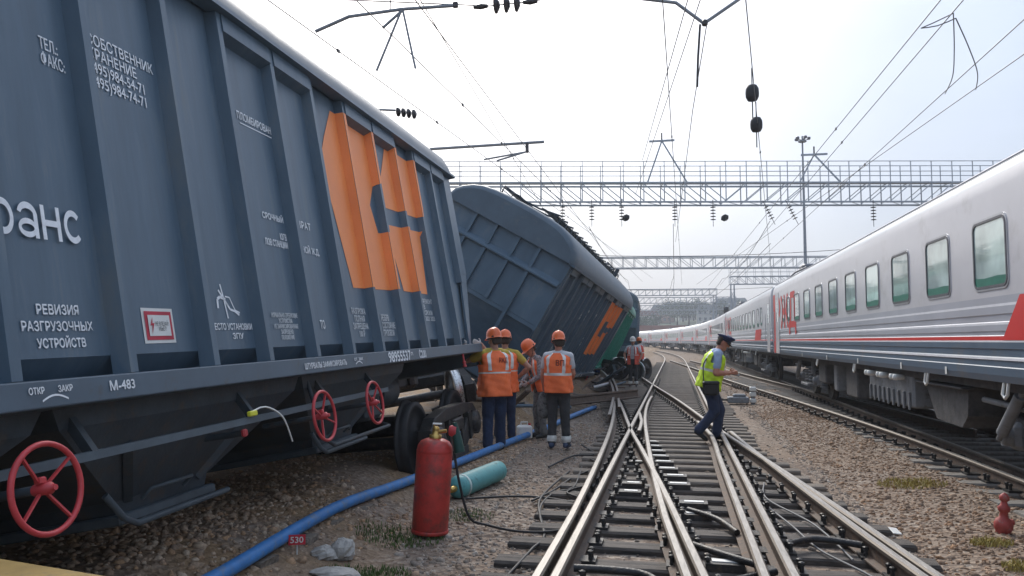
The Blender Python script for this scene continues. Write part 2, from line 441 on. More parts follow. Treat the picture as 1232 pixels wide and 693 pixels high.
# ================================================================== SETTING
# ground sheet
xs = sorted(set([-1500, -700, -300, -150, -80, -40, -25, -16, -12] + [round(-9 + .15 * i, 3) for i in range(121)] + [12, 16, 25, 40, 80, 150, 300, 700, 1500]))
ys = sorted(set([-200, -80, -30, -10, -4] + [round(-2 + .2 * i, 3) for i in range(211)] + [44, 48, 54, 62, 72, 85, 100, 130, 170, 230, 320, 480, 800, 1600, 3000]))
vv = [(x, y, gh(x, y)) for y in ys for x in xs]; nx = len(xs)
ff = [(j * nx + i, j * nx + i + 1, (j + 1) * nx + i + 1, (j + 1) * nx + i) for j in range(len(ys) - 1) for i in range(nx - 1)]
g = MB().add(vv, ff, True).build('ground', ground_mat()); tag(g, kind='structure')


# ------------------------------------------------------------------ ballast stones
def stones(name, pts, sizes, cols, label, parent=None):
    phi = (1 + 5 ** .5) / 2
    ico = np.array([(-1, phi, 0), (1, phi, 0), (-1, -phi, 0), (1, -phi, 0), (0, -1, phi), (0, 1, phi), (0, -1, -phi), (0, 1, -phi), (phi, 0, -1), (phi, 0, 1), (-phi, 0, -1), (-phi, 0, 1)]) / 1.9
    tri = np.array([(0, 11, 5), (0, 5, 1), (0, 1, 7), (0, 7, 10), (0, 10, 11), (1, 5, 9), (5, 11, 4), (11, 10, 2), (10, 7, 6), (7, 1, 8), (3, 9, 4), (3, 4, 2), (3, 2, 6), (3, 6, 8), (3, 8, 9), (4, 9, 5), (2, 4, 11), (6, 2, 10), (8, 6, 7), (9, 8, 1)])
    n = len(pts)
    V = np.repeat(ico[None], n, 0) * (1 + npr.uniform(-.34, .34, (n, 12, 1)))
    V = V + npr.uniform(-.12, .12, (n, 12, 3))
    V *= npr.uniform(.62, 1.25, (n, 1, 3)) * np.array([1, 1, .72])
    a = npr.uniform(0, 2 * math.pi, n); ca, sa = np.cos(a), np.sin(a)
    x = V[:, :, 0] * ca[:, None] - V[:, :, 1] * sa[:, None]; y = V[:, :, 0] * sa[:, None] + V[:, :, 1] * ca[:, None]
    tl = npr.uniform(-.6, .6, n); ct, st = np.cos(tl), np.sin(tl)
    z = V[:, :, 2] * ct[:, None] + x * st[:, None]; x = x * ct[:, None] - V[:, :, 2] * st[:, None]
    V = np.stack([x, y, z], -1) * sizes[:, None, None] + pts[:, None, :]
    Fc = (tri[None] + (np.arange(n) * 12)[:, None, None]).reshape(-1, 3)
    me = bpy.data.meshes.new(name); me.vertices.add(n * 12); me.vertices.foreach_set('co', V.ravel().astype(np.float32))
    me.loops.add(Fc.size); me.loops.foreach_set('vertex_index', Fc.ravel().astype(np.int32))
    me.polygons.add(len(Fc)); me.polygons.foreach_set('loop_start', (np.arange(len(Fc)) * 3).astype(np.int32))
    at = me.color_attributes.new('tint', 'FLOAT_COLOR', 'POINT')
    c4 = np.concatenate([np.repeat(cols, 12, 0), np.ones((n * 12, 1))], 1); at.data.foreach_set('color', c4.ravel().astype(np.float32))
    me.update(calc_edges=True); me.validate()
    me.materials.append(STONE_M)
    o = bpy.data.objects.new(name, me); COL.objects.link(o)
    tag(o, label, 'gravel', kind='stuff'); return o


STONE_M = attr_mat('ballast_stone')
pal = np.array([(.25, .205, .165), (.19, .15, .12), (.31, .265, .22), (.22, .155, .105), (.15, .13, .115), (.36, .325, .285), (.27, .18, .11)])


def scatter(n, xr, yr, smin, smax, zoff, power=1.6):
    """denser towards the camera"""
    u_ = npr.random(n) ** power; y = yr[0] + (yr[1] - yr[0]) * u_; x = npr.uniform(xr[0], xr[1], n)
    sz = npr.uniform(smin, smax, n) * (.50 + .55 * npr.random(n) ** 3)
    p = np.array([(a, b, gh(a, b)) for a, b in zip(x, y)]); p[:, 2] += zoff + sz * .15
    return p, sz


P, S = [], []
for args in [(13000, (-4.6, -2.2), (2.5, 13), .020, .045, .0), (8000, (-2.6, -.9), (3.0, 16), .016, .036, .0), (5000, (-4.5, -.9), (13, 34), .02, .05, .0),
             (17000, (-1.4, 2.0), (3.2, 20), .018, .038, -.012), (6000, (-1.5, 2.6), (18, 50), .02, .045, -.012),
             (17000, (1.7, 4.2), (4.0, 20), .015, .036, .0), (8000, (1.6, 5.0), (18, 50), .018, .045, .0), (2200, (-6.5, -4.2), (3, 12), .02, .05, .0)]:
    p_, s_ = scatter(*args); P.append(p_); S.append(s_)
for args in [(900, (-4.4, -1.5), (3, 14), .035, .065, .0), (450, (1.9, 3.6), (4, 14), .03, .05, .0), (500, (-1.3, 1.8), (3.5, 14), .03, .05, .0)]:
    p_, s_ = scatter(*args); P.append(p_); S.append(s_)
P = np.concatenate(P); S = np.concatenate(S)
P[:, 2] -= S * .35 * npr.random(len(S))
mask = np.sin(P[:, 0] * 2.1 + .6 * P[:, 1]) + np.sin(P[:, 1] * 1.7 - P[:, 0]) + npr.normal(0, .7, len(P))
keep = (P[:, 0] > -2.0) | (mask > -.2) ; P, S = P[keep], S[keep]
ci = npr.integers(0, len(pal), len(P)); cc = pal[ci] * npr.uniform(1.0, 1.65, (len(P), 1))
cc = cc * .6 + cc.mean(0) * .4
# the ballast by the passenger line is redder, the one between the switch rails greasy and dark (real stains, fixed to the place)
redm = ((P[:, 0] > 1.9)[:, None]); cc = np.where(redm, cc * np.array([.97, .81, .68]), cc)
grease = ((np.abs(P[:, 0] - .1) < 1.3) & (P[:, 1] < 18))[:, None]; cc = np.where(grease, cc * .55, cc)
left = ((P[:, 0] < -2.3))[:, None]; cc = np.where(left, cc * np.array([1.38, 1.24, 1.08]), cc)  # left bank: soil-warm tint, also lightened against the shade of the hopper
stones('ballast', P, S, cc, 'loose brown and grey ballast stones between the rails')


# ------------------------------------------------------------------ tracks
RAIL_PROF = [(-.065, 0), (.065, 0), (.065, .012), (.012, .028), (.010, .118), (.034, .130), (.036, .156), (.023, .168), (-.023, .168), (-.036, .156), (-.034, .130), (-.010, .118), (-.012, .028), (-.065, .012)]


def rail(pts, parent, name='rail', z=RAIL - .168, scale=1.0, top=True, tilt=0., ends=True):
    """sweep the rail section along a ground polyline; head top faces get the bright material"""
    P = []
    for p in pts: P.append(Vector((p[0], p[1], p[2] if len(p) > 2 else z)))
    vs = []; n = len(RAIL_PROF)
    for i, p in enumerate(P):
        d = (P[min(i + 1, len(P) - 1)] - P[max(i - 1, 0)]).normalized(); x = d.cross(Vector((0, 0, 1))).normalized(); u = x.cross(d)
        if tilt: x, u = x * math.cos(tilt) + u * math.sin(tilt), u * math.cos(tilt) - x * math.sin(tilt)
        vs += [p + x * a * scale + u * b * scale for a, b in RAIL_PROF]
    b = MB()
    fs, ms = [], []
    o = 0
    b.v = [tuple(v) for v in vs]
    for i in range(len(P) - 1):
        for k in range(n):
            b.f.append((i * n + k, i * n + (k + 1) % n, (i + 1) * n + (k + 1) % n, (i + 1) * n + k)); b.sm.append(False)
            b.mi.append(1 if (top and k == 7) else (2 if (top and k in (5, 6, 8, 9)) else 0))
    b.f.append(tuple(range(n - 1, -1, -1))); b.sm.append(False); b.mi.append(0)
    b.f.append(tuple(range(len(vs) - n, len(vs)))); b.sm.append(False); b.mi.append(0)
    return b.build(name, [rail_rust, steel_rail, rail_head], parent)


def interp(tab, y):
    ys_ = [t[1] for t in tab]; xs_ = [t[0] for t in tab]
    return float(np.interp(y, ys_, xs_))


def curve_x(y, y0, rad): return 0 if y < y0 else -(y - y0) ** 2 / (2 * rad)


main = tag(empty('railway_track'), 'straight running track with a crossing turnout between the trains', kind='structure')
LEFT_X, RIGHT_X = -.78, .74
DIV = [(.62, 1.0), (.30, 4.0), (.17, 5.2), (-.15, 8.3), (-.52, 11.5), (-.80, 13.9), (-1.46, 20.4), (-2.27, 27.3), (-2.9, 33)]
yy = [y * 1.0 for y in range(-2, 56)] + list(range(56, 200, 4))
rail([(LEFT_X + curve_x(y, 58, 560), y) for y in yy], main)
rail([(RIGHT_X + curve_x(y, 58, 560), y) for y in yy], main)
rail(catmull([(a, b, RAIL - .168) for a, b in DIV if b < 30], 1.0), main)
rail(catmull([(a + 1.52, b, RAIL - .168) for a, b in DIV], 1.0), main)
# wing, closure and guard rails of the turnout
rail(catmull([(-.905, 2.4, .02), (-.90, 5.0, .02), (-.93, 8.1, .02), (-1.13, 13.9, .02), (-1.5, 19.5, .02), (-2.14, 27.4, .02)], 1.0), main)
rail(catmull([(.30, 2.4, .02), (.06, 5.2, .02), (-.10, 6.9, .02), (-.33, 10.3, .02), (-.60, 15.6, .02), (-.67, 19.5, .02), (-.64, 21.8, .02)], 1.0), main)
rail(catmull([(.52, 2.6, .02), (.55, 5.3, .02), (.55, 10.8, .02), (.56, 13.0, .02), (.40, 15.2, .02)], 1.0), main)
rail(catmull([(1.9, 3.2, .02), (1.56, 5.5, .02), (1.24, 9.0, .02), (.98, 12.3, .02), (.90, 13.6, .02)], 1.0), main)
rail(catmull([(-.62, 13.4, .02), (-.64, 15.0, .02), (-.78, 17.0, .02)], .8), main)
# far crossover to the passenger line
for off in (0, 1.52):
    rail(catmull([(3.72 + off, 3.0, .02), (3.70 + off, 9.5, .02), (3.5 + off, 14.7, .02), (2.9 + off, 22, .02), (2.08 + off, 30.6, .02), (.9 + off, 46, .02), (-.4 + off, 62, .02)][(0 if off == 0 else 2):], 1.2), main)

# timbers of the main track
sl_mesh = None
def timber(x0, x1, y, h, rz, parent, m, w=.23, z=.018, rough=True):
    L = x1 - x0; b = MB(); j = lambda s=.008: rnd.uniform(-s, s)
    sec = [(-w / 2, -h), (w / 2, -h), (w / 2, -.018), (w / 2 - .018, 0), (-w / 2 + .018, 0), (-w / 2, -.018)]
    vs = []
    N = 5
    for i in range(N):
        x = -L / 2 + L * i / (N - 1); dz = j(.004)
        vs += [(x + (j(.012) if i in (0, N - 1) else 0), a + j(.004), c + dz) for a, c in sec]
    fs = [(0, 1, 2, 3, 4, 5)[::-1], tuple(range((N - 1) * 6, N * 6))]
    for i in range(N - 1):
        for k in range(6): fs.append((i * 6 + k, i * 6 + (k + 1) % 6, i * 6 + 6 + (k + 1) % 6, i * 6 + 6 + k))
    o = b.add(vs, fs).build('sleeper', m, parent, ((x0 + x1) / 2, y, z)); o.rotation_euler = (0, 0, rz); return o


y = 2.3; main_sleepers = []
while y < 62:
    a = min(-1.36, interp(DIV, y) - .42 if y > 12 else -1.36) if y < 30 else -1.36
    c = max(1.34, interp(DIV, y) + 1.52 + .42) if y < 16 else 1.34
    sft = curve_x(y, 58, 560)
    timber(a + rnd.uniform(-.06, .06) + sft, c + rnd.uniform(-.06, .06) + sft, y, .16, rnd.uniform(-.012, .012), main, sleeper_g if y < 9.6 else sleeper_m)
    main_sleepers.append((y, a, c)); y += rnd.uniform(.50, .56)

# fastenings: tie plates with bolts, one joined part
fast = MB(); pale = MB()
def plate(mb, x, y, w=.17, l=.34, z=.0185):
    mb.box(x - l / 2, x + l / 2, y - w / 2, y + w / 2, z, z + .022)
    for sx in (-1, 1):
        for sy in (-.5, .5):
            mb.lathe([(.016, 0), (.016, .05), (.024, .05), (.024, .072), (.01, .078)], (x + sx * l * .38, y + sy * w * .55, z + .02), n=6, smooth=False)
for (y, a, c) in main_sleepers:
    if y > 34: continue
    lines = [LEFT_X, RIGHT_X]
    if y < 29: lines += [interp(DIV, y)]
    if y < 30: lines += [interp(DIV, y) + 1.52]
    for x in lines: plate(fast, x, y)
    if 2.5 < y < 13 and rnd.random() < .85:
        x = interp(DIV, y) + .27 + rnd.uniform(-.03, .03); fast.box(x - .14, x + .14, y - .09, y + .09, .0186, .075); pale.box(x - .02 - .07, x + .10, y - .035, y + .035, .0752, .082)
    if 3 < y < 11 and rnd.random() < .45:
        x = LEFT_X + .25 + rnd.uniform(-.02, .04); fast.box(x - .12, x + .12, y - .08, y + .08, .0186, .066); pale.box(x - .06, x + .08, y - .03, y + .03, .0662, .072)
o = fast.build('rail_fastening', steel_dk, main); o['kind'] = 'stuff'
o = pale.build('slide_plate', plate_pale, main); o['kind'] = 'stuff'
# switch rods and cables between the rails
for pts in [[(-.72, 5.55, .10), (-.42, 5.55, .10), (-.2, 5.5, .09), (-.05, 5.2, .06), (.0, 5.0, .05)], [(.12, 6.4, .09), (.35, 6.1, .10), (.55, 5.9, .10)], [(.22, 5.35, .10), (.5, 5.6, .10), (.66, 5.75, .10)],
            [(.84, 6.55, .09), (1.10, 6.75, .10), (1.42, 6.62, .10)], [(.1, 7.7, .09), (.35, 7.4, .08), (.5, 7.0, .06)]]:
    MB().tube(catmull(pts, .06), .028, 8).build('switch_rod', steel_dk, main)
for pts in [[(.86, 8.4, .04), (1.0, 7.4, .05), (1.1, 6.6, .05), (1.35, 5.9, .04), (1.32, 5.2, .04)], [(1.0, 9.6, .04), (.92, 8.6, .05), (1.2, 7.5, .05), (1.3, 6.4, .04)]]:
    MB().tube(catmull(pts, .08), .009, 6).build('bond_wire', mat('grey_bond_wire', (.16, .16, .16), .6), main)

# right (passenger) line
TRX = 4.75
def train_x(y): return TRX + curve_x(y, 74, 560)
rt = tag(empty('railway_track'), 'passenger line with concrete sleepers under the long grey train', kind='structure')
for s in (-.76, .76): rail([(train_x(y) + s, y) for y in list(range(-4, 76, 2)) + list(range(76, 240, 4))], rt)
y = 1.2; k = 0
proto = None
while y < 62:
    b0 = 3.22 if y < 18 else 3.22 - .055 * (y - 18)
    if b0 < 1.6: b0 = 3.4
    timber(b0 + rnd.uniform(-.03, .03), 6.1, y, .18, rnd.uniform(-.01, .01), rt, conc_m, w=.26, z=.040); y += .56
fast = MB(); y = 1.2
while y < 30:
    plate(fast, train_x(y) - .76, y, z=.0405)
    xr = float(np.interp(y, [3, 9.5, 14.7, 22, 30.6], [3.72, 3.70, 3.5, 2.9, 2.08])); plate(fast, xr, y + .0, l=.30, z=.042); y += .56
o = fast.build('rail_fastening', steel_dk, rt); o['kind'] = 'stuff'

# freight line on the left, torn up beyond the first wagon
lt = tag(empty('railway_track'), 'torn up freight line half buried in ballast under the derailed hoppers', kind='structure')
rail([(-3.45, y, .05) for y in range(-3, 14)], lt, top=False)
rail([(-4.97, y, .05) for y in range(-3, 14)], lt, top=False)
for y in np.arange(-2, 13, .6): timber(-5.6, -2.85 - rnd.uniform(0, .1), float(y), .15, rnd.uniform(-.03, .03), lt, sleeper_m, z=.14)

# ================================================================== HOPPER WAGON
Y0, Y1 = -11.2, 1.38
RIBS = [-10.95, -10.20, -9.45, -8.70, -8.00, -7.35, -6.60, -5.83, -5.14, -4.37, -3.63, -2.87, -2.10, -1.33, -.60, .17, .86]
XP, XR = 1.475, 1.560      # sheet and rib face
ZS0, ZS1, ZE = 1.15, 1.275, 3.87


def side_profile():
    """breakpoints (y, x) of the ribbed side, along the wagon"""
    pts = [(Y0, XP)]
    for r_ in RIBS: pts += [(r_ - .052, XP), (r_ - .030, XR), (r_ + .030, XR), (r_ + .052, XP)]
    pts.append((Y1, XP)); return pts


PROF = side_profile()


def clip_y(poly, y0, y1):
    def half(poly, lim, keep):
        out = []
        for i in range(len(poly)):
            a, b = poly[i], poly[(i + 1) % len(poly)]
            ia, ib = keep(a[0]), keep(b[0])
            if ia: out.append(a)
            if ia != ib:
                t = (lim - a[0]) / (b[0] - a[0]); out.append((lim, a[1] + t * (b[1] - a[1])))
        return out
    p = half(poly, y0, lambda v: v >= y0)
    return half(p, y1, lambda v: v <= y1) if len(p) > 2 else []


def paint_on_side(polys, off=.004):
    mb = MB()
    for poly in polys:
        for (a, xa), (b, xb) in zip(PROF[:-1], PROF[1:]):
            c = clip_y(poly, a, b)
            if len(c) > 2:
                f = lambda yv: xa + (xb - xa) * (yv - a) / (b - a)
                nrm_ = Vector((b - a, -(xb - xa), 0)).normalized() * off
                mb.add([(f(q[0]) + nrm_.x, q[0] + nrm_.y, q[1]) for q in c], [tuple(range(len(c)))])
    return mb


LOGO = [[(-3.49, 3.13), (-3.21, 1.92), (-2.00, 1.95), (-1.98, 2.60), (-2.23, 2.58), (-2.34, 2.88)], [(-3.49, 3.13), (-2.34, 2.88), (-2.14, 3.13), (-3.30, 3.41)],
        [(-3.30, 3.41), (-2.14, 3.13), (-1.92, 3.21), (-1.93, 3.74), (-3.04, 3.74)],
        [(-1.48, 3.74), (-.42, 3.74), (-.60, 2.98), (-1.97, 2.92), (-1.85, 3.25)],
        [(-1.92, 2.72), (-.64, 2.79), (-.78, 1.96), (-1.70, 1.96)]]


def make_wagon(name, label):
    root = empty(name); tag(root, label, 'wagon')
    # upper body: sides (without ribs), end walls, lower slope to the sill
    END_IN = .55
    for sx in (1, -1):
        mb = MB(); X = XP * sx
        yb0, yb1 = Y0 + .10, Y1 - .10
        poly = [(yb0 + END_IN, 1.385), (yb1 - END_IN, 1.385), (yb1, 2.45), (yb1, 3.90), (yb0, 3.90), (yb0, 2.45)]
        mb.prism(poly, X - .012 * sx, X, 'X')
        # kick-in strip above the sill
        mb.add([(X, yb0 + END_IN, 1.387), (X, yb1 - END_IN, 1.387), (X - .16 * sx, yb1 - END_IN, ZS1 - .03), (X - .16 * sx, yb0 + END_IN, ZS1 - .03)], [(0, 1, 2, 3)])
        mb.build('side_sheet', slate, root)
    for e in (0, 1):
        ye = (Y1 - .10) if e else (Y0 + .10); d = 1 if e else -1
        mb = MB()
        arch = [(1.475, 2.45), (1.475, 3.90), (1.50, 4.10), (1.20, 4.38), (.75, 4.50), (0, 4.52), (-.75, 4.50), (-1.20, 4.38), (-1.50, 4.10), (-1.475, 3.90), (-1.475, 2.45)]
        mb.prism(arch, ye - .006 * d, ye + .006 * d, 'Y')
        ew = mb.build('end_wall', slate, root)
        mb = MB(); zi = 1.30; yi = ye - d * END_IN
        mb.add([(1.47, ye, 2.45), (-1.47, ye, 2.45), (-1.47, yi, 1.45), (1.47, yi, 1.45), (1.47, yi - d * .03, zi), (-1.47, yi - d * .03, zi)], [(0, 1, 2, 3), (3, 2, 5, 4)])
        mb.build('slope_sheet', slate, root)
        for i, (x, zb, zt) in enumerate([(-.79, 2.45, 4.44), (-.27, 2.45, 4.49), (.29, 2.45, 4.49), (.79, 1.95, 4.44)]):
            MB().box(x - .035, x + .035, min(ye, ye + d * .075), max(ye, ye + d * .075), zb, zt).build('end_rib', slate, root)
        MB().prism([(ye, 3.31), (ye + d * .11, 3.36), (ye + d * .11, 3.39), (ye, 3.50)], -1.50, 1.50, 'X').build('waist_beam', slate, root)
        MB().box(-1.50, 1.50, min(ye - d * .12, ye), max(ye - d * .12, ye), 2.36, 2.44).build('end_beam', slate, root)
        # corner posts: on each end the flat strip that closes the side
        for sx in (1, -1):
            MB().prism([(sx * 1.47, ye - d * .34), (sx * 1.535, ye - d * .34), (sx * 1.535, ye + d * .02), (sx * 1.47, ye + d * .02)], 2.35, 3.86, 'Z').build('corner_post', slate, root)
            # slanting gusset down to the sill end
            mb = MB(); xg = sx * 1.50
            mb.prism([(ye - d * .34, 2.35), (ye + d * .02, 2.35), (yi + d * .10, 1.27), (yi - d * .02, 1.27)], min(xg, xg + sx * .03), max(xg, xg + sx * .03), 'X')
            mb.build('corner_gusset', slate, root)
        # end platform, buffer beam, ladder
        MB().box(-1.50, 1.50, min(yi, ye + d * .12), max(yi, ye + d * .12), 1.20, 1.268).build('end_platform', slate_dk, root)
        MB().rbox((0, ye + d * .10, 1.10), 2.9, .12, .30, bev=.02).build('end_sill', slate_sill, root)
        cp = MB(); cp.rbox((0, ye + d * .35, .95), .26, .55, .28, bev=.04); cp.rbox((.06, ye + d * .70, .95), .34, .30, .34, bev=.06); cp.rbox((-.14, ye + d * .86, .95), .10, .22, .30, bev=.04)
        cp.build('coupler', steel_dk, root)
        lad = MB()
        for xx in (-1.15, -.85): lad.tube([(xx, ye + d * .14, 1.2), (xx, ye + d * .14, 4.40), (xx, ye - d * .15, 4.58)], .016, 6)
        for z in np.arange(1.45, 4.4, .32): lad.tube([(-1.15, ye + d * .14, float(z)), (-.85, ye + d * .14, float(z))], .012, 6)
        if e: lad.build('ladder', slate, root)
    # ribs
    rib_mesh = None
    for sx in (1, -1):
        for r_ in RIBS:
            lo = 1.28 if (Y0 + .62 < r_ < Y1 - .62) else 2.2
            if r_ > Y1 - .4 or r_ < Y0 + .4: lo = 2.45
            mb = MB()
            mb.prism([(sx * (XP - .004), r_ - .052), (sx * XR, r_ - .030), (sx * XR, r_ + .030), (sx * (XP - .004), r_ + .052)], lo, 3.868, 'Z')
            mb.build('side_rib', slate, root)
        # eave beams between ribs: long covers, with open pockets at some bays
        for i in range(len(RIBS) - 1):
            if i % 3 == 1: continue
            a, b = RIBS[i] + .031, RIBS[i + 1] - .031
            x0, x1 = sorted((sx * (XP - .003), sx * (XR + .012)))
            MB().prism([(sx * XP, 3.70), (sx * (XR + .01), 3.735), (sx * (XR + .01), 3.868), (sx * XP, 3.868)], a, b, 'Y').build('eave_cover', slate, root)
        # sill
        x0, x1 = sorted((sx * 1.30, sx * 1.585))
        s_ = MB().box(x0, x1, Y0 + .1, Y1 - .12, ZS0, ZS1); s_.build('side_sill', slate_sill, root, bevel=.008)
        lip = MB(); xa, xb = sorted((sx * 1.50, sx * 1.625)); lip.box(xa, xb, Y0 + .02, Y1 - .02, ZE, ZE + .035); lip.build('eave_lip', slate, root)
    # roof: an arch with rounded ends
    prof = [(1.60, 3.90), (1.595, 3.99), (1.53, 4.16), (1.40, 4.29), (1.20, 4.42), (.98, 4.50), (.70, 4.54), (.35, 4.56), (0, 4.565)]
    prof = prof + [(-x, z) for x, z in prof[-2::-1]]
    mb = MB(); secs = [(Y0 - .02, .93, .80), (Y0 + .02, .965, .92), (Y0 + .10, .985, .97), (Y0 + .22, 1, 1)]
    secs += [(float(v), 1, 1) for v in np.linspace(Y0 + 1, Y1 - 1, 12)] + [(Y1 - .22, 1, 1), (Y1 - .10, .985, .97), (Y1 - .02, .965, .92), (Y1 + .02, .93, .80)]
    n = len(prof); vs = [(x * fx, yv, 3.90 + (z - 3.90) * fz) for yv, fx, fz in secs for x, z in prof]
    fs = [(i * n + k, i * n + k + 1, (i + 1) * n + k + 1, (i + 1) * n + k) for i in range(len(secs) - 1) for k in range(n - 1)]
    mb.add(vs, fs, True); mb.add(vs[:n], [tuple(range(n))]); mb.add(vs[-n:], [tuple(range(n - 1, -1, -1))])
    roof = mb.build('roof', mat('roof_paint', (.085, .118, .148), .5, var=.15, scale=2, col2=(.15, .16, .16), c2amt=.3, c2scale=3), root)
    # running board with brackets and hatches on the roof
    for xo in (-.48, .48):
        rb = MB()
        for dx in (-.15, 0, .15): rb.box(xo + dx - .055, xo + dx + .055, Y0 + .5, Y1 - .5, 4.66, 4.685)
        rb.build('running_board', slate_dk, roof)
    for yv in np.arange(Y0 + .6, Y1 - .4, .74):
        b_ = MB(); yv = float(yv); b_.tube([(-.72, yv, 4.54), (-.72, yv, 4.72), (-.2, yv, 4.64), (.2, yv, 4.64), (.72, yv, 4.72), (.72, yv, 4.54)], .022, 6); b_.build('board_bracket', slate_dk, roof)
    for yv in (-8.6, -5.0, -1.6):
        h_ = MB(); h_.lathe([(.30, 0), (.30, .10), (.27, .13), (.10, .16), (.01, .165)], (0, yv, 4.55), n=20); h_.rbox((.28, yv, 4.66), .08, .20, .10, bev=.01); h_.build('loading_hatch', slate, roof)
    rl = MB(); rl.tube([(.75, -3.0, 4.52), (.75, -3.0, 4.74), (.75, -1.2, 4.74), (.75, -1.2, 4.52)], .02, 6); rl.rbox((.78, -.75, 4.68), .12, .16, .30, bev=.02); rl.build('roof_grab_rail', slate_dk, roof)
    # logo
    paint_on_side(LOGO).build('orange_emblem', orange_p, root)
    # discharge hoppers below
    for yc in (-8.35, -5.78, -3.22):
        mb = MB(); t = [(1.42, 1.28), (.98, .48)]
        vs = []
        for x, z, hy in [(1.44, 1.20, 1.28), (1.40, 1.05, 1.20), (1.04, .60, .46), (1.02, .52, .44)]:
            vs += [(x, yc - hy, z), (x, yc + hy, z), (-x, yc + hy, z), (-x, yc - hy, z)]
        fs = [(i * 4 + k, i * 4 + (k + 1) % 4, i * 4 + 4 + (k + 1) % 4, i * 4 + 4 + k) for i in range(3) for k in range(4)] + [(12, 13, 14, 15)]
        h = mb.add(vs, fs).build('hopper_funnel', slate_dk, root)
        dg = MB()
        dg.rbox((0, yc, .495), 2.16, .96, .06, bev=.01)
        for sx in (1, -1):
            dg.tube([(sx * 1.12, yc - .62, .66), (sx * 1.14, yc - .52, .51), (sx * 1.14, yc - .42, .46), (sx * 1.14, yc + .52, .46)], .020, 8)
            dg.tube([(sx * 1.10, yc - .3, .58), (sx * 1.17, yc - .3, .63), (sx * 1.17, yc + .1, .63), (sx * 1.10, yc + .1, .58)], .012, 6)
        dg.build('discharge_gate', slate_shaft, h)
        for k in (-1, 1):
            MB().beam((1.30, yc + k * .62, .92), (1.035, yc + k * .34, .60), .05, .06).build('funnel_rib', slate_dk, h)
    MB().box(-.35, .35, Y0 + .6, Y1 - .6, .86, 1.14).build('centre_sill', slate_dk, root)
    # operating shaft, brackets and hand wheels
    sh = MB(); sh.box(1.575, 1.592, -8.9, -3.05, .885, .925); sh.tube([(1.50, -8.9, .905), (1.50, -3.0, .905)], .022, 8); sh.build('operating_shaft', slate_shaft, root)
    for yv in (-8.2, -6.9, -5.4, -4.2, -3.1):
        MB().beam((1.50, yv, .90), (1.36, yv, 1.15), .04, .05).build('shaft_bracket', slate_dk, root)
    for (yv, rot) in ((-7.42, .0), (-4.76, .5), (-3.72, .25)):
        w = MB(); cx_, cz_ = 1.70, .82; rad = .182
        ring = [(cx_, yv + rad * math.cos(a), cz_ + rad * math.sin(a)) for a in np.linspace(0, 2 * math.pi, 36, endpoint=False)]
        w.tube(ring, .0125, 8, closed=True)
        hw = w.build('hand_wheel', red_wheel, root)
        sp = MB()
        for k in range(4):
            a = rot + k * math.pi / 2 + .65
            sp.beam((cx_ - .02, yv + .03 * math.cos(a), cz_ + .03 * math.sin(a)), (cx_, yv + rad * math.cos(a), cz_ + rad * math.sin(a)), .009, .014, up=(1, 0, 0))
        sp.build('spoke', red_wheel, hw)
        hb = MB(); hb.lathe([(.024, -.06), (.026, .015), (.016, .02), (.012, .04)], (cx_, yv, cz_), 'X', 14); hb.rbox((cx_ - .02, yv - .01, cz_ + .036), .04, .035, .03, bev=.006); hb.build('hub', red_wheel, hw)
        MB().tube([(1.2, yv, cz_), (cx_ - .05, yv, cz_)], .02, 8).build('wheel_spindle', slate_dk, root)
    lv = MB(); lv.rbox((1.50, -5.55, .83), .03, .05, .05, bev=.01); MB().tube([(1.10, -5.55, .84), (1.487, -5.55, .83)], .022, 10).build('lock_bar', slate_dk, root); lv.build('lock_handle', red_wheel, root)
    cb = MB(); cb.tube(catmull([(1.60, -5.60, .955), (1.62, -5.45, .97), (1.64, -5.28, .88), (1.62, -5.16, .70)], .04), .006, 6); cb.build('seal_cable', plastic_white, root)
    MB().rbox((1.605, -5.60, .945), .03, .09, .035, bev=.006).build('seal_tag', mat('yellow_tag', (.62, .60, .04), .5), root)
    st = MB(); st.tube([(1.40, -4.35, 1.12), (1.46, -4.30, .62), (1.46, -4.15, .55), (1.46, -2.85, .55), (1.30, -2.72, .60)], .018, 8); st.build('step_bar', slate_dk, root)
    br = MB(); br.rbox((.6, -2.1, .80), .9, .45, .40, bev=.04); br.lathe([(.16, 0), (.17, .1), (.17, .5), (.13, .58)], (.9, -1.75, .86), 'Y', 16); br.build('brake_cylinder', slate_dk, root)
    tow = MB(); tow.tube([(1.56, .12, 1.15), (1.56, .12, 1.05)], .014, 8); tow.lathe([(.024, 0), (.028, .02), (.014, .04), (.028, .06), (.02, .08)], (1.56, .12, .97), n=12); tow.build('tow_hook', red_wheel, root)
    # ---- writing
    X, Yd, Zd = XP + .004, (0, 1, 0), (0, 0, 1)
    def W(s, y0, z0, w, h, m=white_p, x=X, align='LEFT', bold=.03, name='lettering'):
        if x < 1.4795:   # the measurements were taken on the rib plane; carry them back to the recessed sheet
            k = 1.028; y0 = -10.15 + (y0 + 10.15) * k; z0 = .96 + (z0 - .96) * k; w *= k; h *= k
        put_text(fit_text(s, w, h, align, bold), name, m, root, (x, y0, z0), Yd, Zd)
    # the big owner's name, of which the last letters stand clear of the ribs: built from strokes
    bw, lev = MB(), [0]
    def arc(cy, cz, ry, rz, w, a0, a1, n=22):
        lev[0] += 1; x = X + .0005 * lev[0]; A = np.linspace(R(a0), R(a1), n)
        vs = [(x, cy + ry * math.cos(a), cz + rz * math.sin(a)) for a in A] + [(x, cy + (ry - w * .62) * math.cos(a), cz + (rz - w) * math.sin(a)) for a in A]
        bw.add(vs, [(i, i + 1, n + i + 1, n + i) for i in range(n - 1)])
    def bar(y0, y1, z0, z1):
        lev[0] += 1; x = X + .0005 * lev[0]; bw.add([(x, y0, z0), (x, y1, z0), (x, y1, z1), (x, y0, z1)], [(0, 1, 2, 3)])
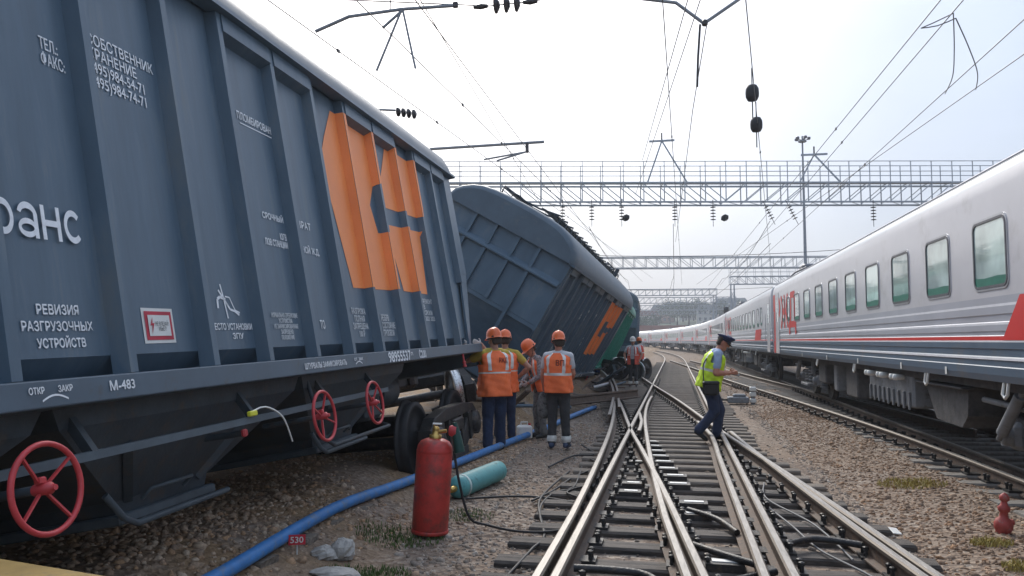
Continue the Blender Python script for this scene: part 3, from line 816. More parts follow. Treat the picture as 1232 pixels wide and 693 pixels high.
    def glyph(ch, y, h=.172, z=1.955, w=.118, t=.032):
        tw = t * .72; ry, rz, cy, cz = w / 2, h / 2, y + w / 2, z + h / 2
        if ch == 'р': bar(y, y + tw, z - .062, z + h); arc(cy, cz, ry, rz, t, 0, 360, 30)
        elif ch == 'а': bar(y + w - tw, y + w, z, z + h * .70); arc(cy, z + h * .62, ry, h * .38, t, 0, 165); arc(y + w * .46, z + h * .27, w * .46, h * .27, t * .85, 0, 360, 26)
        elif ch == 'н': bar(y, y + tw, z, z + h); bar(y + w - tw, y + w, z, z + h); bar(y, y + w, z + h * .40, z + h * .58)
        elif ch == 'с': arc(cy, cz, ry, rz, t, 42, 318, 28)
        elif ch == 'т': bar(y + w / 2 - tw / 2, y + w / 2 + tw / 2, z, z + h); bar(y, y + w, z + h - t, z + h)
        elif ch == 'о': arc(cy, cz, ry, rz, t, 0, 360, 30)
        elif ch == 'г': bar(y, y + tw, z, z + h); bar(y, y + w * .85, z + h - t, z + h)
        elif ch == 'у': bar(y + w * .38, y + w * .62, z - .06, z + h * .4); bar(y, y + tw * 1.2, z + h * .3, z + h); bar(y + w - tw * 1.2, y + w, z + h * .3, z + h); bar(y, y + w, z + h * .28, z + h * .45)
        elif ch == 'Р': bar(y, y + tw, z, z + h * 1.38); arc(cy, z + h * 1.0, ry, h * .38, t, 0, 360, 26)
    yv = -8.42
    for ch in 'Русагротранс': glyph(ch, yv); yv += .1405
    bw.build('lettering', white_p, root)
    W('ТЕЛ.:\nФАКС:', -6.95, 2.835, .155, .150, bold=.01)
    W('СОБСТВЕННИК\nХРАНЕНИЕ\n(495)984-54-71\n(495)984-74-71', -6.60, 2.82, .56, .33, bold=.012)
    W('ПЛОМБИРОВАН', -5.08, 3.075, .50, .062)
    W('—————————', -5.05, 3.045, .47, .008, bold=0)
    W('РЕВИЗИЯ', -7.19, 1.575, .255, .047, bold=.03); W('РАЗГРУЗОЧНЫХ', -7.285, 1.498, .43, .045, bold=.03); W('УСТРОЙСТВ', -7.21, 1.42, .295, .055, bold=.03)
    W('МЕСТО УСТАНОВКИ', -5.835, 1.500, .49, .042); W('ЗПУ', -5.60, 1.440, .13, .038)
    W('СРОЧНЫЙ', -4.94, 2.345, .32, .062); W('ВОЗВРАТ', -4.55, 2.345, .42, .062); W('ЮГВ\nЛОВ СТАНЦИИ', -4.96, 2.13, .35, .125, align='RIGHT'); W('ТЕЛ.\nЭЛЬНОЙ Ж.Д.\nЗС', -4.50, 2.07, .46, .19)
    W('НОРМАЛЬНО-ТРЕБУЮЩИЕ\nУСТРОЙСТВА\nНЕ ЗАФИКСИРОВАННЫЕ\nЗАПРЕЩЕНО\nПОЛОЖЕНИЕ', -5.045, 1.425, .405, .20, pale_letter, align='CENTER')
    W('ТО', -4.25, 1.505, .085, .072)
    W('РАЗГРУЗКА\nПОЛНАЯ\nЗАПРЕЩЕНА\n100 Р', -3.555, 1.43, .36, .27, pale_letter, align='CENTER')
    W('РЕЗЕРВ\nСОСТОЯНИЕ\nГРУЗОВОЙ', -2.80, 1.43, .37, .22, pale_letter)
    W('РЕМОНТ\nВ\nСРОКИ\n2021 2023', -1.285, 1.60, .38, .27, pale_letter)
    W('РН2', -.33, 3.62, .35, .055)
    xs_ = 1.585 + .003
    W('98955537', -2.875, 1.160, .68, .10, x=xs_, bold=.04); W('П', -2.17, 1.205, .06, .035, x=xs_); W('С200', -1.885, 1.165, .25, .09, x=xs_, bold=.04)
    W('ШТУРВАЛЫ ЗАФИКСИРОВАТЬ', -4.72, 1.185, .79, .050, x=xs_); W('М-483', -6.835, 1.195, .18, .048, x=xs_, bold=.03); W('ОТКР', -7.33, 1.215, .085, .030, x=xs_); W('ЗАКР', -7.165, 1.215, .085, .030, x=xs_)
    W('ОТ  ЗАК', -3.75, 1.212, .20, .026, x=xs_)
    for yc in (-7.185, -3.65):
        a = MB(); pts = [(xs_, yc - .075 + .15 * t, 1.178 + .022 * math.sin(math.pi * t)) for t in np.linspace(0, 1, 9)]
        a.add([(p[0], p[1], p[2]) for p in pts] + [(p[0], p[1], p[2] + .009) for p in pts], [(i, i + 1, i + 10, i + 9) for i in range(8)]); a.build('arc_mark', white_p, root)
    # warning sticker
    sx_ = XP + .003
    def quad(y0, y1, z0, z1, x, m, nm):
        y0 += .103; y1 += .103; z0 += .015; z1 += .015
        return MB().add([(x, y0, z0), (x, y1, z0), (x, y1, z1), (x, y0, z1)], [(0, 1, 2, 3)]).build(nm, m, root)
    quad(-6.475, -6.195, 1.425, 1.627, sx_, plastic_white, 'warning_sticker')
    quad(-6.455, -6.215, 1.444, 1.608, sx_ + .003, mat('sticker_red', (.50, .035, .06), .5), 'sticker_border'); quad(-6.432, -6.238, 1.466, 1.586, sx_ + .006, plastic_white, 'sticker_field')
    blk = mat('black_print', (.03, .03, .03), .6)
    W('НЕ ВЛЕЗАЙ!\nУБЬЁТ!', -6.375 + .103, 1.510, .12, .06, blk, sx_ + .009, 'CENTER', bold=0)
    MB().add([(sx_ + .009, -6.292, 1.590), (sx_ + .009, -6.317, 1.540), (sx_ + .009, -6.299, 1.542), (sx_ + .009, -6.309, 1.490), (sx_ + .009, -6.280, 1.555), (sx_ + .009, -6.297, 1.553)], [(0, 1, 2, 3, 4, 5)]).build('lightning_mark', MATS['sticker_red'], root)
    # seal pictogram above МЕСТО УСТАНОВКИ ЗПУ
    pk = MB()
    def stroke(pts, w=.007):
        pts = [(-10.15 + (q[0] + 10.15) * 1.028, .96 + (q[1] - .96) * 1.028) for q in pts]
        for a_, b_ in zip(pts[:-1], pts[1:]):
            d = Vector((b_[0] - a_[0], b_[1] - a_[1])); d.normalize(); nx_ = Vector((-d.y, d.x)) * w
            pk.add([(X, a_[0] - nx_.x, a_[1] - nx_.y), (X, b_[0] - nx_.x, b_[1] - nx_.y), (X, b_[0] + nx_.x, b_[1] + nx_.y), (X, a_[0] + nx_.x, a_[1] + nx_.y)], [(0, 1, 2, 3)])
    stroke([(-5.66, 1.80), (-5.64, 1.71), (-5.62, 1.575)]); stroke([(-5.72, 1.64), (-5.715, 1.70), (-5.68, 1.715), (-5.62, 1.70)], .010); stroke([(-5.69, 1.76), (-5.60, 1.66)], .008)
    stroke([(-5.62, 1.72), (-5.57, 1.715), (-5.54, 1.66), (-5.52, 1.63), (-5.47, 1.615)], .005); stroke([(-5.62, 1.68), (-5.58, 1.635), (-5.53, 1.625), (-5.48, 1.60)], .008)
    pk.build('seal_pictogram', white_p, root)
    return root


def make_bogie(parent=None):
    """three piece freight bogie, origin at rail level"""
    root = empty('bogie') if parent is None else empty('bogie')
    if parent is not None: root.parent = parent
    for sx in (1, -1):
        x0, x1 = sorted((sx * .94, sx * 1.10))
        f = MB()
        f.prism([(-1.16, .60), (-.95, .74), (-.42, .80), (.42, .80), (.95, .74), (1.16, .60), (1.16, .46), (.98, .50), (.86, .64), (-.86, .64), (-.98, .50), (-1.16, .46)], x0, x1, 'X')
        f.prism([(-.80, .62), (-.66, .62), (-.36, .34), (-.28, .20), (-.40, .20), (-.52, .30)], x0 + .012, x1 - .012, 'X'); f.prism([(.80, .62), (.66, .62), (.36, .34), (.28, .20), (.40, .20), (.52, .30)], x0 + .012, x1 - .012, 'X')
        f.prism([(-.40, .12), (.40, .12), (.44, .22), (-.44, .22)], x0 - .02, x1 + .02, 'X')
        for k_ in (-1, 1):   # pedestal jaws and the cast web that closes the frame
            f.prism([(k_ * 1.19, .62), (k_ * 1.19, .30), (k_ * 1.09, .28), (k_ * 1.06, .60)], x0 - .012, x1 + .012, 'X'); f.prism([(k_ * .79, .66), (k_ * .79, .30), (k_ * .66, .26), (k_ * .60, .64)], x0 - .012, x1 + .012, 'X')
            f.prism([(k_ * .74, .30), (k_ * .60, .50), (k_ * .44, .30), (k_ * .46, .18)], x0 + .02, x1 - .02, 'X')
        f.prism([(-.36, .22), (-.26, .22), (-.26, .66), (-.36, .66)], x0 + .004, x1 - .004, 'X'); f.prism([(.36, .22), (.26, .22), (.26, .66), (.36, .66)], x0 + .004, x1 - .004, 'X')
        sf = f.build('side_frame', steel_dk, root, bevel=.012)
        for yv in (-.17, 0, .17):
            for dz in (0,):
                sp = MB(); pts = [(sx * 1.02 + .055 * math.cos(a), yv + .055 * math.sin(a), .225 + .24 * a / (2 * math.pi * 5)) for a in np.linspace(0, 2 * math.pi * 5, 60)]
                sp.tube(pts, .017, 6); sp.build('spring', blue_spring, sf)
        bl = MB(); bl.rbox((sx * 1.02, 0, .55), .24, .46, .16, bev=.02); bl.build('bolster_end', steel_dk, sf)
        for yv in (-.925, .925):
            bx = MB(); bx.lathe([(.10, 0), (.15, .01), (.155, .16), (.13, .19), (.05, .20)], (sx * .98 if sx > 0 else -.98 - 0, yv, .475), 'X', 18) if sx > 0 else bx.lathe([(.05, -.20), (.13, -.19), (.155, -.16), (.15, -.01), (.10, 0)], (-.98, yv, .475), 'X', 18)
            bx.build('axle_box', steel_dk, sf)
    MB().rbox((0, 0, .60), 2.1, .40, .26, bev=.05).build('bolster', steel_dk, root)
    for yv in (-.925, .925):
        ax = MB(); ax.tube([(-1.05, yv, .475), (1.05, yv, .475)], .075, 14); a_ = ax.build('axle', steel_dk, root)
        for sx in (1, -1): wheel_part(sx, yv, root)
    return root


def wheel_part(sx, yv, root, z=.475):
    prof = [(.08, -.10), (.13, -.10), (.15, -.04), (.38, -.02), (.40, -.055), (.475, -.055), (.472, .02), (.478, .045), (.500, .055), (.505, .075), (.490, .085), (.40, .085), (.38, .045), (.15, .06), (.13, .10), (.08, .10)]
    prof = [(r_, -h * sx) for r_, h in prof]
    if sx < 0: pass
    w = MB(); w.lathe(prof, (sx * .80, yv, z), 'X', 36, smooth=False)
    n = 36
    # tread and flange bright
    for i in range(len(w.f)):
        row = i // n
        if row in (5, 6, 7, 8, 9, 10): w.mi[i] = 1
        w.sm[i] = True if row < len(prof) - 1 else False
    o = w.build('wheel', [steel_dk, wheel_steel], root); return o


w1 = make_wagon('hopper_wagon', 'slate grey grain hopper wagon leaning away, with red hand wheels and orange emblem')
w1.rotation_mode = 'QUATERNION'


def pose(o, T, yaw, roll, pitch):
    M = Matrix.Rotation(yaw, 4, 'Z') @ Matrix.Rotation(pitch, 4, 'X') @ Matrix.Rotation(roll, 4, 'Y')
    o.rotation_mode = 'XYZ'; o.rotation_euler = M.to_euler(); o.location = T; return M


M1 = pose(w1, (-4.17, 10.15, .10), R(1.07), R(-10.65), R(.93))
bg1 = make_bogie(w1); bg1.location = (.26, -.22, -.20); bg1.rotation_euler = (0, R(5), 0)
for ch in bg1.children:
    if ch.name.startswith('wheel'): 
        for sl in ch.material_slots: sl.link = 'OBJECT'; sl.material = wheel_dark
w1['group'] = 'derailed hopper wagons'
# the wagon thrown on its side behind it
w2 = copy_tree(w1); tag(w2, 'slate grey hopper wagon thrown over onto its side, end wall and roof walkway showing', 'wagon')
for ch in list(w2.children):
    if ch.name.startswith('bogie'):
        for g_ in list(ch.children):
            for h_ in list(g_.children): bpy.data.objects.remove(h_)
            bpy.data.objects.remove(g_)
        bpy.data.objects.remove(ch)
Mw2 = Matrix.Rotation(R(-2.23), 3, 'Z') @ Matrix.Rotation(R(-1.77), 3, 'X') @ Matrix.Rotation(R(29.81), 3, 'Y')
T2 = Vector((-5.31, 15.67, .62)) + Mw2 @ Vector((0, -(Y0 + .10), 0))
pose(w2, T2, R(-2.23), R(29.81), R(-1.77))


def recolour(o, m_from, m_to):
    for ch in o.children_recursive:
        if ch.type == 'MESH':
            for s in ch.material_slots:
                if s.material and s.material in m_from:
                    mm_ = m_to; s.link = 'OBJECT'; s.material = mm_


# two more wagons of the same train further along
w3 = copy_tree(w2); tag(w3, 'green hopper wagon tipped over behind the orange emblem of the fallen wagon', 'wagon')
recolour(w3, {slate, slate_sill, MATS['roof_paint'], orange_p}, green_car)
pose(w3, Vector((-5.12, 41.3, .06)), R(1.0), R(24), R(-.5))
w4 = copy_tree(w2); tag(w4, 'dark grey hopper wagon standing upright beyond the tipped green one', 'wagon')
pose(w4, Vector((-4.15, 56.6, .15)), R(2.0), R(2), 0)
for w_ in (w3, w4):
    for ch in list(w_.children):
        if ch.name.split('.')[0] in ('lettering', 'orange_emblem', 'seal_pictogram', 'arc_mark', 'warning_sticker', 'sticker_border', 'sticker_field', 'lightning_mark', 'seal_cable', 'seal_tag', 'lock_handle'):
            bpy.data.objects.remove(ch)

# bogies torn off and a loose wheelset
b2 = make_bogie(); b2.name = 'bogie'; tag(b2, 'torn off freight bogie with bright wheel treads jammed between the two wagons', 'bogie')
b2.location = (-4.95, 13.9, .30); b2.rotation_euler = (R(6), R(-9), R(28))
ws = empty('wheelset'); tag(ws, 'loose wagon wheelset lying beside the running rail behind the far worker', 'wheelset')
MB().tube([(-1.05, 0, .475), (-.6, 0, .475), (.6, 0, .475), (1.05, 0, .475)], [.07, .09, .09, .07], 14).build('axle', steel_dk, ws)
wheel_part(1, 0, ws); wheel_part(-1, 0, ws); ws.location = (-2.0, 35.5, -.02); ws.rotation_euler = (0, 0, R(-28))
b3 = copy_tree(b2); tag(b3, 'bogie lying in the wreckage under the tipped green wagon', 'bogie'); b3.location = (-2.9, 33.5, .05); b3.rotation_euler = (R(4), R(6), R(70))

# ================================================================== PASSENGER TRAIN
CARL = 24.0
T_PROF = [  # (x, z, material of the strip that starts here): camera side up to the roof crest; 0 dark 1 mid 2 light 3 white 4 red 5 roof
    (-1.40, 1.085, 0), (-1.52, 1.090, 0), (-1.545, 1.16, 0), (-1.55, 1.24, 0), (-1.540, 1.25, 0), (-1.540, 1.30, 0), (-1.55, 1.315, 3), (-1.55, 1.338, 0), (-1.540, 1.35, 0), (-1.540, 1.42, 0), (-1.55, 1.43, 0),
    (-1.55, 1.495, 3), (-1.55, 1.514, 4), (-1.55, 1.557, 1), (-1.540, 1.567, 1), (-1.540, 1.60, 1), (-1.55, 1.61, 1), (-1.55, 1.672, 3), (-1.55, 1.695, 1), (-1.540, 1.705, 1), (-1.540, 1.77, 1), (-1.55, 1.78, 1), (-1.55, 1.858, 3), (-1.55, 1.884, 1),
    (-1.55, 1.96, 2), (-1.55, 2.40, 2), (-1.55, 3.05, 2), (-1.535, 3.18, 5), (-1.49, 3.285, 5), (-1.40, 3.365, 5), (-1.20, 3.48, 5), (-.95, 3.60, 5), (-.65, 3.72, 5), (-.32, 3.80, 5), (0, 3.83, 5)]
full = [p for p in T_PROF] + [(-x, z, None) for x, z, _ in T_PROF[-2::-1]]
strip_m = [p[2] for p in T_PROF[:-1]]; strip_m = strip_m + strip_m[::-1]
TM = [tr_dark, tr_mid, tr_grey, tr_white, tr_red, tr_roof]


def rounded_rect(w, h, r_, n=5):
    pts = []
    for cx_, cy_, a0 in ((w / 2 - r_, h / 2 - r_, 0), (-w / 2 + r_, h / 2 - r_, 90), (-w / 2 + r_, -h / 2 + r_, 180), (w / 2 - r_, -h / 2 + r_, 270)):
        for k in range(n + 1):
            a = R(a0 + 90 * k / n); pts.append((cx_ + r_ * math.cos(a), cy_ + r_ * math.sin(a)))
    return pts


def ring_prism(mb, outer, inner, x0, x1):
    n = len(outer); vs = [(x, p[0], p[1]) for x in (x0, x1) for p in outer] + [(x, p[0], p[1]) for x in (x0, x1) for p in inner]
    for k in range(n):
        j = (k + 1) % n
        mb.add([vs[k], vs[j], vs[n + j], vs[n + k]], [(0, 1, 2, 3)]); mb.add([vs[2 * n + k], vs[2 * n + j], vs[3 * n + j], vs[3 * n + k]], [(3, 2, 1, 0)])
        mb.add([vs[k], vs[j], vs[2 * n + j], vs[2 * n + k]], [(3, 2, 1, 0)]); mb.add([vs[n + k], vs[n + j], vs[3 * n + j], vs[3 * n + k]], [(0, 1, 2, 3)])
    return mb


def window_part(root, y, z, w, h, side=-1, src=None):
    X = side * 1.55
    rr = min(.09, w * .22)
    f = ring_prism(MB(), rounded_rect(w, h, rr), rounded_rect(w - .05, h - .05, rr * .8), min(X - side * .01, X + side * .014), max(X - side * .01, X + side * .014)).build('window', win_frame, root, (0, y, z))
    ring_prism(MB(), rounded_rect(w + .05, h + .05, rr + .02), rounded_rect(w, h, rr), min(X, X + side * .008), max(X, X + side * .008)).build('trim', win_trim, f)
    x0 = X + side * .003
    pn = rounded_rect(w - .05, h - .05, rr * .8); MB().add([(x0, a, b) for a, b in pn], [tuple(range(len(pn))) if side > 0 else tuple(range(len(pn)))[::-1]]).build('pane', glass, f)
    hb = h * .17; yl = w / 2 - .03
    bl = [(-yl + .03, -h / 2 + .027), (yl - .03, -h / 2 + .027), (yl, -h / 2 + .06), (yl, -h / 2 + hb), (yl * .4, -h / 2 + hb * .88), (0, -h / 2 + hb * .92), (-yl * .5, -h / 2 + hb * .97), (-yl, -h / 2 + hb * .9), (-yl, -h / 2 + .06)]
    MB().add([(x0 + side * .004, a, b) for a, b in bl], [tuple(range(len(bl)))[::-1]]).build('lower_green_strip', blind, f)
    return f


def passenger_bogie(root, yc):
    b = MB()
    for sx in (-1, 1):
        b.prism([(yc - 1.55, .62), (yc - 1.3, .70), (yc - .75, .62), (yc + .75, .62), (yc + 1.3, .70), (yc + 1.55, .62), (yc + 1.5, .50), (yc + 1.2, .52), (yc + .7, .46), (yc - .7, .46), (yc - 1.2, .52), (yc - 1.5, .50)], min(sx * .95, sx * 1.12), max(sx * .95, sx * 1.12), 'X')
    b.rbox((0, yc, .62), 2.3, .5, .25, bev=.03)
    bo = b.build('bogie', tr_under, root, bevel=.015)
    for yv in (-1.2, 1.2):
        for sx in (-1, 1):
            w = MB(); prof = [(.08, -.08), (.12, -.08), (.14, -.03), (.38, -.02), (.40, -.05), (.47, -.05), (.472, .04), (.50, .055), (.49, .08), (.40, .08), (.14, .05), (.08, .08)]
            w.lathe([(r_, -h * sx) for r_, h in prof], (sx * .80, yc + yv, .475), 'X', 28); w.build('wheel', steel_dk, bo)
        x = -1.06
        a = MB(); a.rbox((x, yc + yv, .48), .26, .34, .30, bev=.05); a.lathe([(.02, -.20), (.09, -.19), (.11, -.16), (.11, .0)], (x - .02, yc + yv, .475), 'X', 14); a.build('axle_box', tr_box, bo)
        for dy in (-.32, .32):
            sp = MB(); sp.tube([(x + .075 * math.cos(t), yc + yv + dy + .075 * math.sin(t), .36 + .26 * t / (2 * math.pi * 5)) for t in np.linspace(0, 2 * math.pi * 5, 50)], .018, 6); sp.lathe([(.10, 0), (.10, .03)], (x, yc + yv + dy, .33), n=14); sp.build('spring', tr_box, bo)
    x = -1.10
    for dy in (-.25, .25):
        sp = MB(); sp.tube([(x + .11 * math.cos(t), yc + dy + .11 * math.sin(t), .40 + .42 * t / (2 * math.pi * 5)) for t in np.linspace(0, 2 * math.pi * 5, 60)], .024, 6); sp.build('spring', tr_box, bo)
    d = MB(); d.tube([(-1.32, yc + 1.05, .52), (-1.32, yc + .55, .95)], .06, 10); d.tube([(-1.32, yc + 1.15, .44), (-1.32, yc + .48, 1.0)], .03, 8); d.tube([(-1.25, yc + .4, .80), (-1.25, yc + 1.7, .83)], .035, 8); d.rbox((-1.2, yc, .34), .22, 1.1, .07, bev=.01)
    d.rbox((-1.2, yc - .9, .80), .10, .12, .34, bev=.02); d.build('damper', tr_box, bo)


def make_car(detail):
    root = empty('passenger_car')
    n = len(full); mb = MB(); vs = []
    nx_ = 14; yys = [0, .015] + list(np.linspace(.3, CARL - .3, nx_)) + [CARL - .015, CARL]
    for i, yv in enumerate(yys):
        sc_ = .985 if i in (0, len(yys) - 1) else 1.0
        vs += [(x * sc_, float(yv), 1.085 + (z - 1.085) * sc_) for x, z, _ in full]
    mb.v = [tuple(v) for v in vs]
    for i in range(len(yys) - 1):
        for k in range(n - 1):
            mb.f.append((i * n + k, i * n + n + k, i * n + n + k + 1, i * n + k + 1)); mb.mi.append(strip_m[k]); mb.sm.append(strip_m[k] in (2, 5))
    mb.f.append(tuple(range(n))); mb.mi.append(2); mb.sm.append(False)
    mb.f.append(tuple(range(len(vs) - n, len(vs)))[::-1]); mb.mi.append(2); mb.sm.append(False)
    body = mb.build('body', TM, root)
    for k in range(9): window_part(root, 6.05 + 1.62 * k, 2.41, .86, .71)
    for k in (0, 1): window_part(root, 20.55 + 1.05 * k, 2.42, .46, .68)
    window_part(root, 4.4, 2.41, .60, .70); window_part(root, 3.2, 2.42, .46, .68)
    # vestibule doors
    for yv in (.95, CARL - .95):
        dr = MB(); dr.prism([(yv - .42, 1.12), (yv + .42, 1.12), (yv + .42, 3.02), (yv - .42, 3.02)], -1.5585, -1.5525, 'X'); d = dr.build('door', tr_grey, root)
        pn = rounded_rect(.46, .70, .08); MB().add([(-1.560, yv + a, 2.45 + b) for a, b in pn], [tuple(range(len(pn)))[::-1]]).build('pane', glass, d)
        h = MB(); h.tube([(-1.585, yv + .50, 1.5), (-1.60, yv + .50, 1.55), (-1.60, yv + .50, 2.4), (-1.585, yv + .50, 2.45)], .014, 6); h.build('handrail', plate_pale, d)
    # red livery
    def panel(poly, m, nm, x=-1.553):
        MB().add([(x, a, b) for a, b in poly], [tuple(range(len(poly)))[::-1]]).build(nm, m, root)
    panel([(3.6, 1.515), (5.82, 1.515), (5.38, 1.95), (3.2, 1.95)], tr_red, 'red_wedge')
    panel([(23.35, 1.12), (23.98, 1.12), (23.98, 3.0), (23.55, 3.0)], tr_red, 'red_end_band')
    put_text(fit_text('РЖД', 4.0, 1.12, 'LEFT', .03), 'lettering', tr_red, root, (-1.5535, 23.2, 1.72), (0, -1, 0), (0, 0, 1))
    # roof gear at the far end
    rg = MB(); rg.rbox((-.5, CARL - .6, 3.86), .5, .7, .18, bev=.05); rg.rbox((.1, CARL - 1.9, 3.90), .4, .6, .16, bev=.05); rg.tube([(-1.0, CARL - .1, 3.60), (-.9, CARL - .4, 3.72), (-.7, CARL - 1.4, 3.80)], .03, 6); rg.build('roof_vent', win_frame, root)
    gt = MB(); gt.tube([(-1.47, .1, 3.325), (-1.47, CARL - .1, 3.325)], .012, 6); gt.build('rain_gutter', tr_mid, root)
    # corridor bellows
    be = MB()
    for k in range(5): be.rbox((0, CARL + .05 + .1 * k, 2.3), 2.5 - .12 * (k % 2), .09, 2.35 - .1 * (k % 2), bev=.03)
    be.build('corridor_bellows', rubber, root)
    cp = MB(); cp.rbox((0, CARL + .2, .95), .3, 1.2, .3, bev=.05); cp.tube([(-.9, CARL - .1, 1.1), (-.9, CARL + .2, .75), (-.9, CARL + .45, 1.1)], .05, 8); cp.beam((-1.2, CARL + .2, 3.4), (-1.2, CARL + .1, 1.2), .10, .16); cp.build('coupler', steel_dk, root)
    # underframe
    MB().box(-1.36, 1.36, .05, CARL - .05, .98, 1.09).build('underframe', tr_under, root)
    passenger_bogie(root, 5.5); passenger_bogie(root, CARL - 4.3)
    b = MB(); b.rbox((-.95, 10.9, .78), .80, 2.6, .52, bev=.03)
    bb = b.build('battery_box', tr_box, root)
    for k in range(9): MB().rbox((-1.37, 9.72 + .29 * k, .62), .03, .05, .26, bev=.008).build('latch', tr_box, bb)
    for k in range(3):
        for dy in (0, .20):
            c = MB(); c.lathe([(.02, -.16), (.045, -.15), (.05, -.10), (.035, 0)], (-1.36, 10.0 + .8 * k + dy, .96), 'X', 10); c.build('fuse_cap', plastic_white, bb)
    t = MB(); t.prism([(7.55, .92), (9.25, .92), (9.1, .84), (8.75, .46), (7.8, .44), (7.6, .6)], -1.30, .9, 'X'); t.rbox((-.9, 8.4, .935), 1.0, 1.8, .03, bev=.01); t.build('water_tank', tr_under, root, bevel=.03)
    for yv, l, h in ((14.0, 1.0, .62), (15.6, .35, .60), (17.2, .9, .5)):
        MB().rbox((-1.0, yv, 1.0 - h / 2), .55, l, h, bev=.03).build('equipment_box', tr_under if l > .5 else tr_box, root)
    for yv in (5.9, 8.4, 12.6, 16.4):
        hk = MB(); hk.tube([(-1.50, yv - .05, 1.10), (-1.52, yv - .06, .97), (-1.52, yv, .93), (-1.52, yv + .06, .97), (-1.50, yv + .05, 1.10)], .016, 6); hk.build('lifting_loop', plastic_white, root)
    jk = MB()
    for yv in (5.0, 7.5, 9.4, 12.1, 15.0, 18.3): jk.box(-1.556, -1.5535, yv - .03, yv + .03, 1.11, 1.20)
    jk.build('jacking_mark', plastic_white, root)
    return root


car = make_car(True)
ords = ['first', 'second', 'third', 'fourth', 'fifth', 'sixth', 'seventh', 'eighth']
yc = 2.75
for i in range(8):
    c = car if i == 0 else copy_tree(car)
    ya, yb = yc, yc + CARL + .5
    xa, xb = train_x(ya), train_x(yb)
    c.location = (xa, ya, RAIL); c.rotation_euler = (0, 0, -math.atan2(xb - xa, yb - ya)); yc = yb
    lab = 'light grey passenger car with red stripe, opposite the man in the yellow vest' if i == 0 else '%s passenger car of the grey train, counted from the one with underfloor boxes in view' % ords[i]
    tag(c, lab, 'train car', 'cars of the passenger train')

# ================================================================== OVERHEAD LINE
def insulator_mesh(n=4, r_=.075, pitch=.14):
    b = MB(); b.tube([(0, 0, .25), (0, 0, -pitch * n - .2)], .014, 6)
    for k in range(n): b.lathe([(.02, .03), (r_, 0), (r_ * .95, -.02), (.03, -.035)], (0, 0, -pitch * k), n=12)
    return b


def gantry(name, label, c, rot, x0, x1, zb, h=.95, w=1.0, rail_=True, detail=True, legs=(True, True), ch=.08):
    g_ = empty(name, (c[0], c[1], 0), (0, 0, rot)); tag(g_, label, 'gantry', 'lattice gantries over the tracks')
    zt = zb + h; n = int(round(x1 - x0)); dx = (x1 - x0) / n
    for yv in (-w / 2, w / 2):
        for z in (zb, zt): MB().beam((x0, yv, z), (x1, yv, z), ch, ch).build('chord', lattice_m, g_)
    if detail:
        pv = MB().beam((0, 0, zb + .052), (0, 0, zt - .052), .045, .045).build('upright', lattice_m, g_, (x0, -w / 2, 0))
        pd = MB().beam((0, 0, zt - .06), (dx, 0, zb + .06), .03, .04).build('diagonal', lattice_m, g_, (x0, -w / 2, 0))
        pe = MB().beam((0, 0, zb + .06), (dx, 0, zt - .06), .03, .04).build('diagonal', lattice_m, g_, (x1 - dx, -w / 2, 0))
        mid = n // 2
        for yv in (-w / 2, w / 2):
            for k in range(n + 1):
                if not (k == 0 and yv < 0): inst(pv, g_, (x0 + dx * k, yv, 0))
                if k < n and not (k == 0 and yv < 0) and not (k == n - 1 and yv < 0): inst(pd if k < mid else pe, g_, (x0 + dx * k, yv, 0))
        cr = MB()
        for k in range(n):
            cr.beam((x0 + dx * k, -w / 2, zb), (x0 + dx * k + dx, w / 2, zb), .025); cr.beam((x0 + dx * k, -w / 2, zt), (x0 + dx * k, w / 2, zt), .03)
        o = cr.build('cross_bracing', lattice_m, g_); o['kind'] = 'stuff'
        fl = MB(); fl.box(x0, x1, -.22, .22, zt + .045, zt + .06); fl.build('walkway', lattice_m, g_)
    else:
        lt_ = MB()
        for yv in (-w / 2, w / 2):
            for k in range(n + 1):
                lt_.beam((x0 + dx * k, yv, zb), (x0 + dx * k, yv, zt), .06)
                if k < n:
                    a, b_ = (zt, zb) if k < n / 2 else (zb, zt)
                    lt_.beam((x0 + dx * k, yv, a), (x0 + dx * k + dx, yv, b_), .05)
        o = lt_.build('lattice', lattice_m, g_); o['kind'] = 'stuff'
    if rail_:
        pp = MB().beam((0, 0, zt + .05), (0, 0, zt + 1.05), .035).build('handrail_post', lattice_m, g_, (x0, -w / 2 - .02, 0))
        for yv in (-w / 2 - .02, w / 2 + .02):
            for k in range(0, n + 1):
                if k == 0 and yv < 0: continue
                inst(pp, g_, (x0 + dx * k, yv, 0))
            for z in (.55, 1.05): MB().tube([(x0, yv, zt + z), (x1, yv, zt + z)], .02, 6).build('handrail', lattice_m, g_)
    for i, xx in enumerate((x0 + .3, x1 - .3)):
        if not legs[i]: continue
        lg = MB()
        for sx in (-.25, .25):
            for sy in (-.25, .25): lg.beam((xx + sx, sy, -.1), (xx + sx * .8, sy * .8, zb), .09)
        for k in range(int(zb)):
            lg.beam((xx - .25, -.25, k), (xx + .25, -.25, k + 1), .05); lg.beam((xx + .25, .25, k), (xx - .25, .25, k + 1), .05)
            lg.beam((xx - .25, .25, k), (xx - .25, -.25, k + 1), .05); lg.beam((xx + .25, -.25, k), (xx + .25, .25, k + 1), .05)
        lg.build('leg', lattice_m, g_)
    return g_


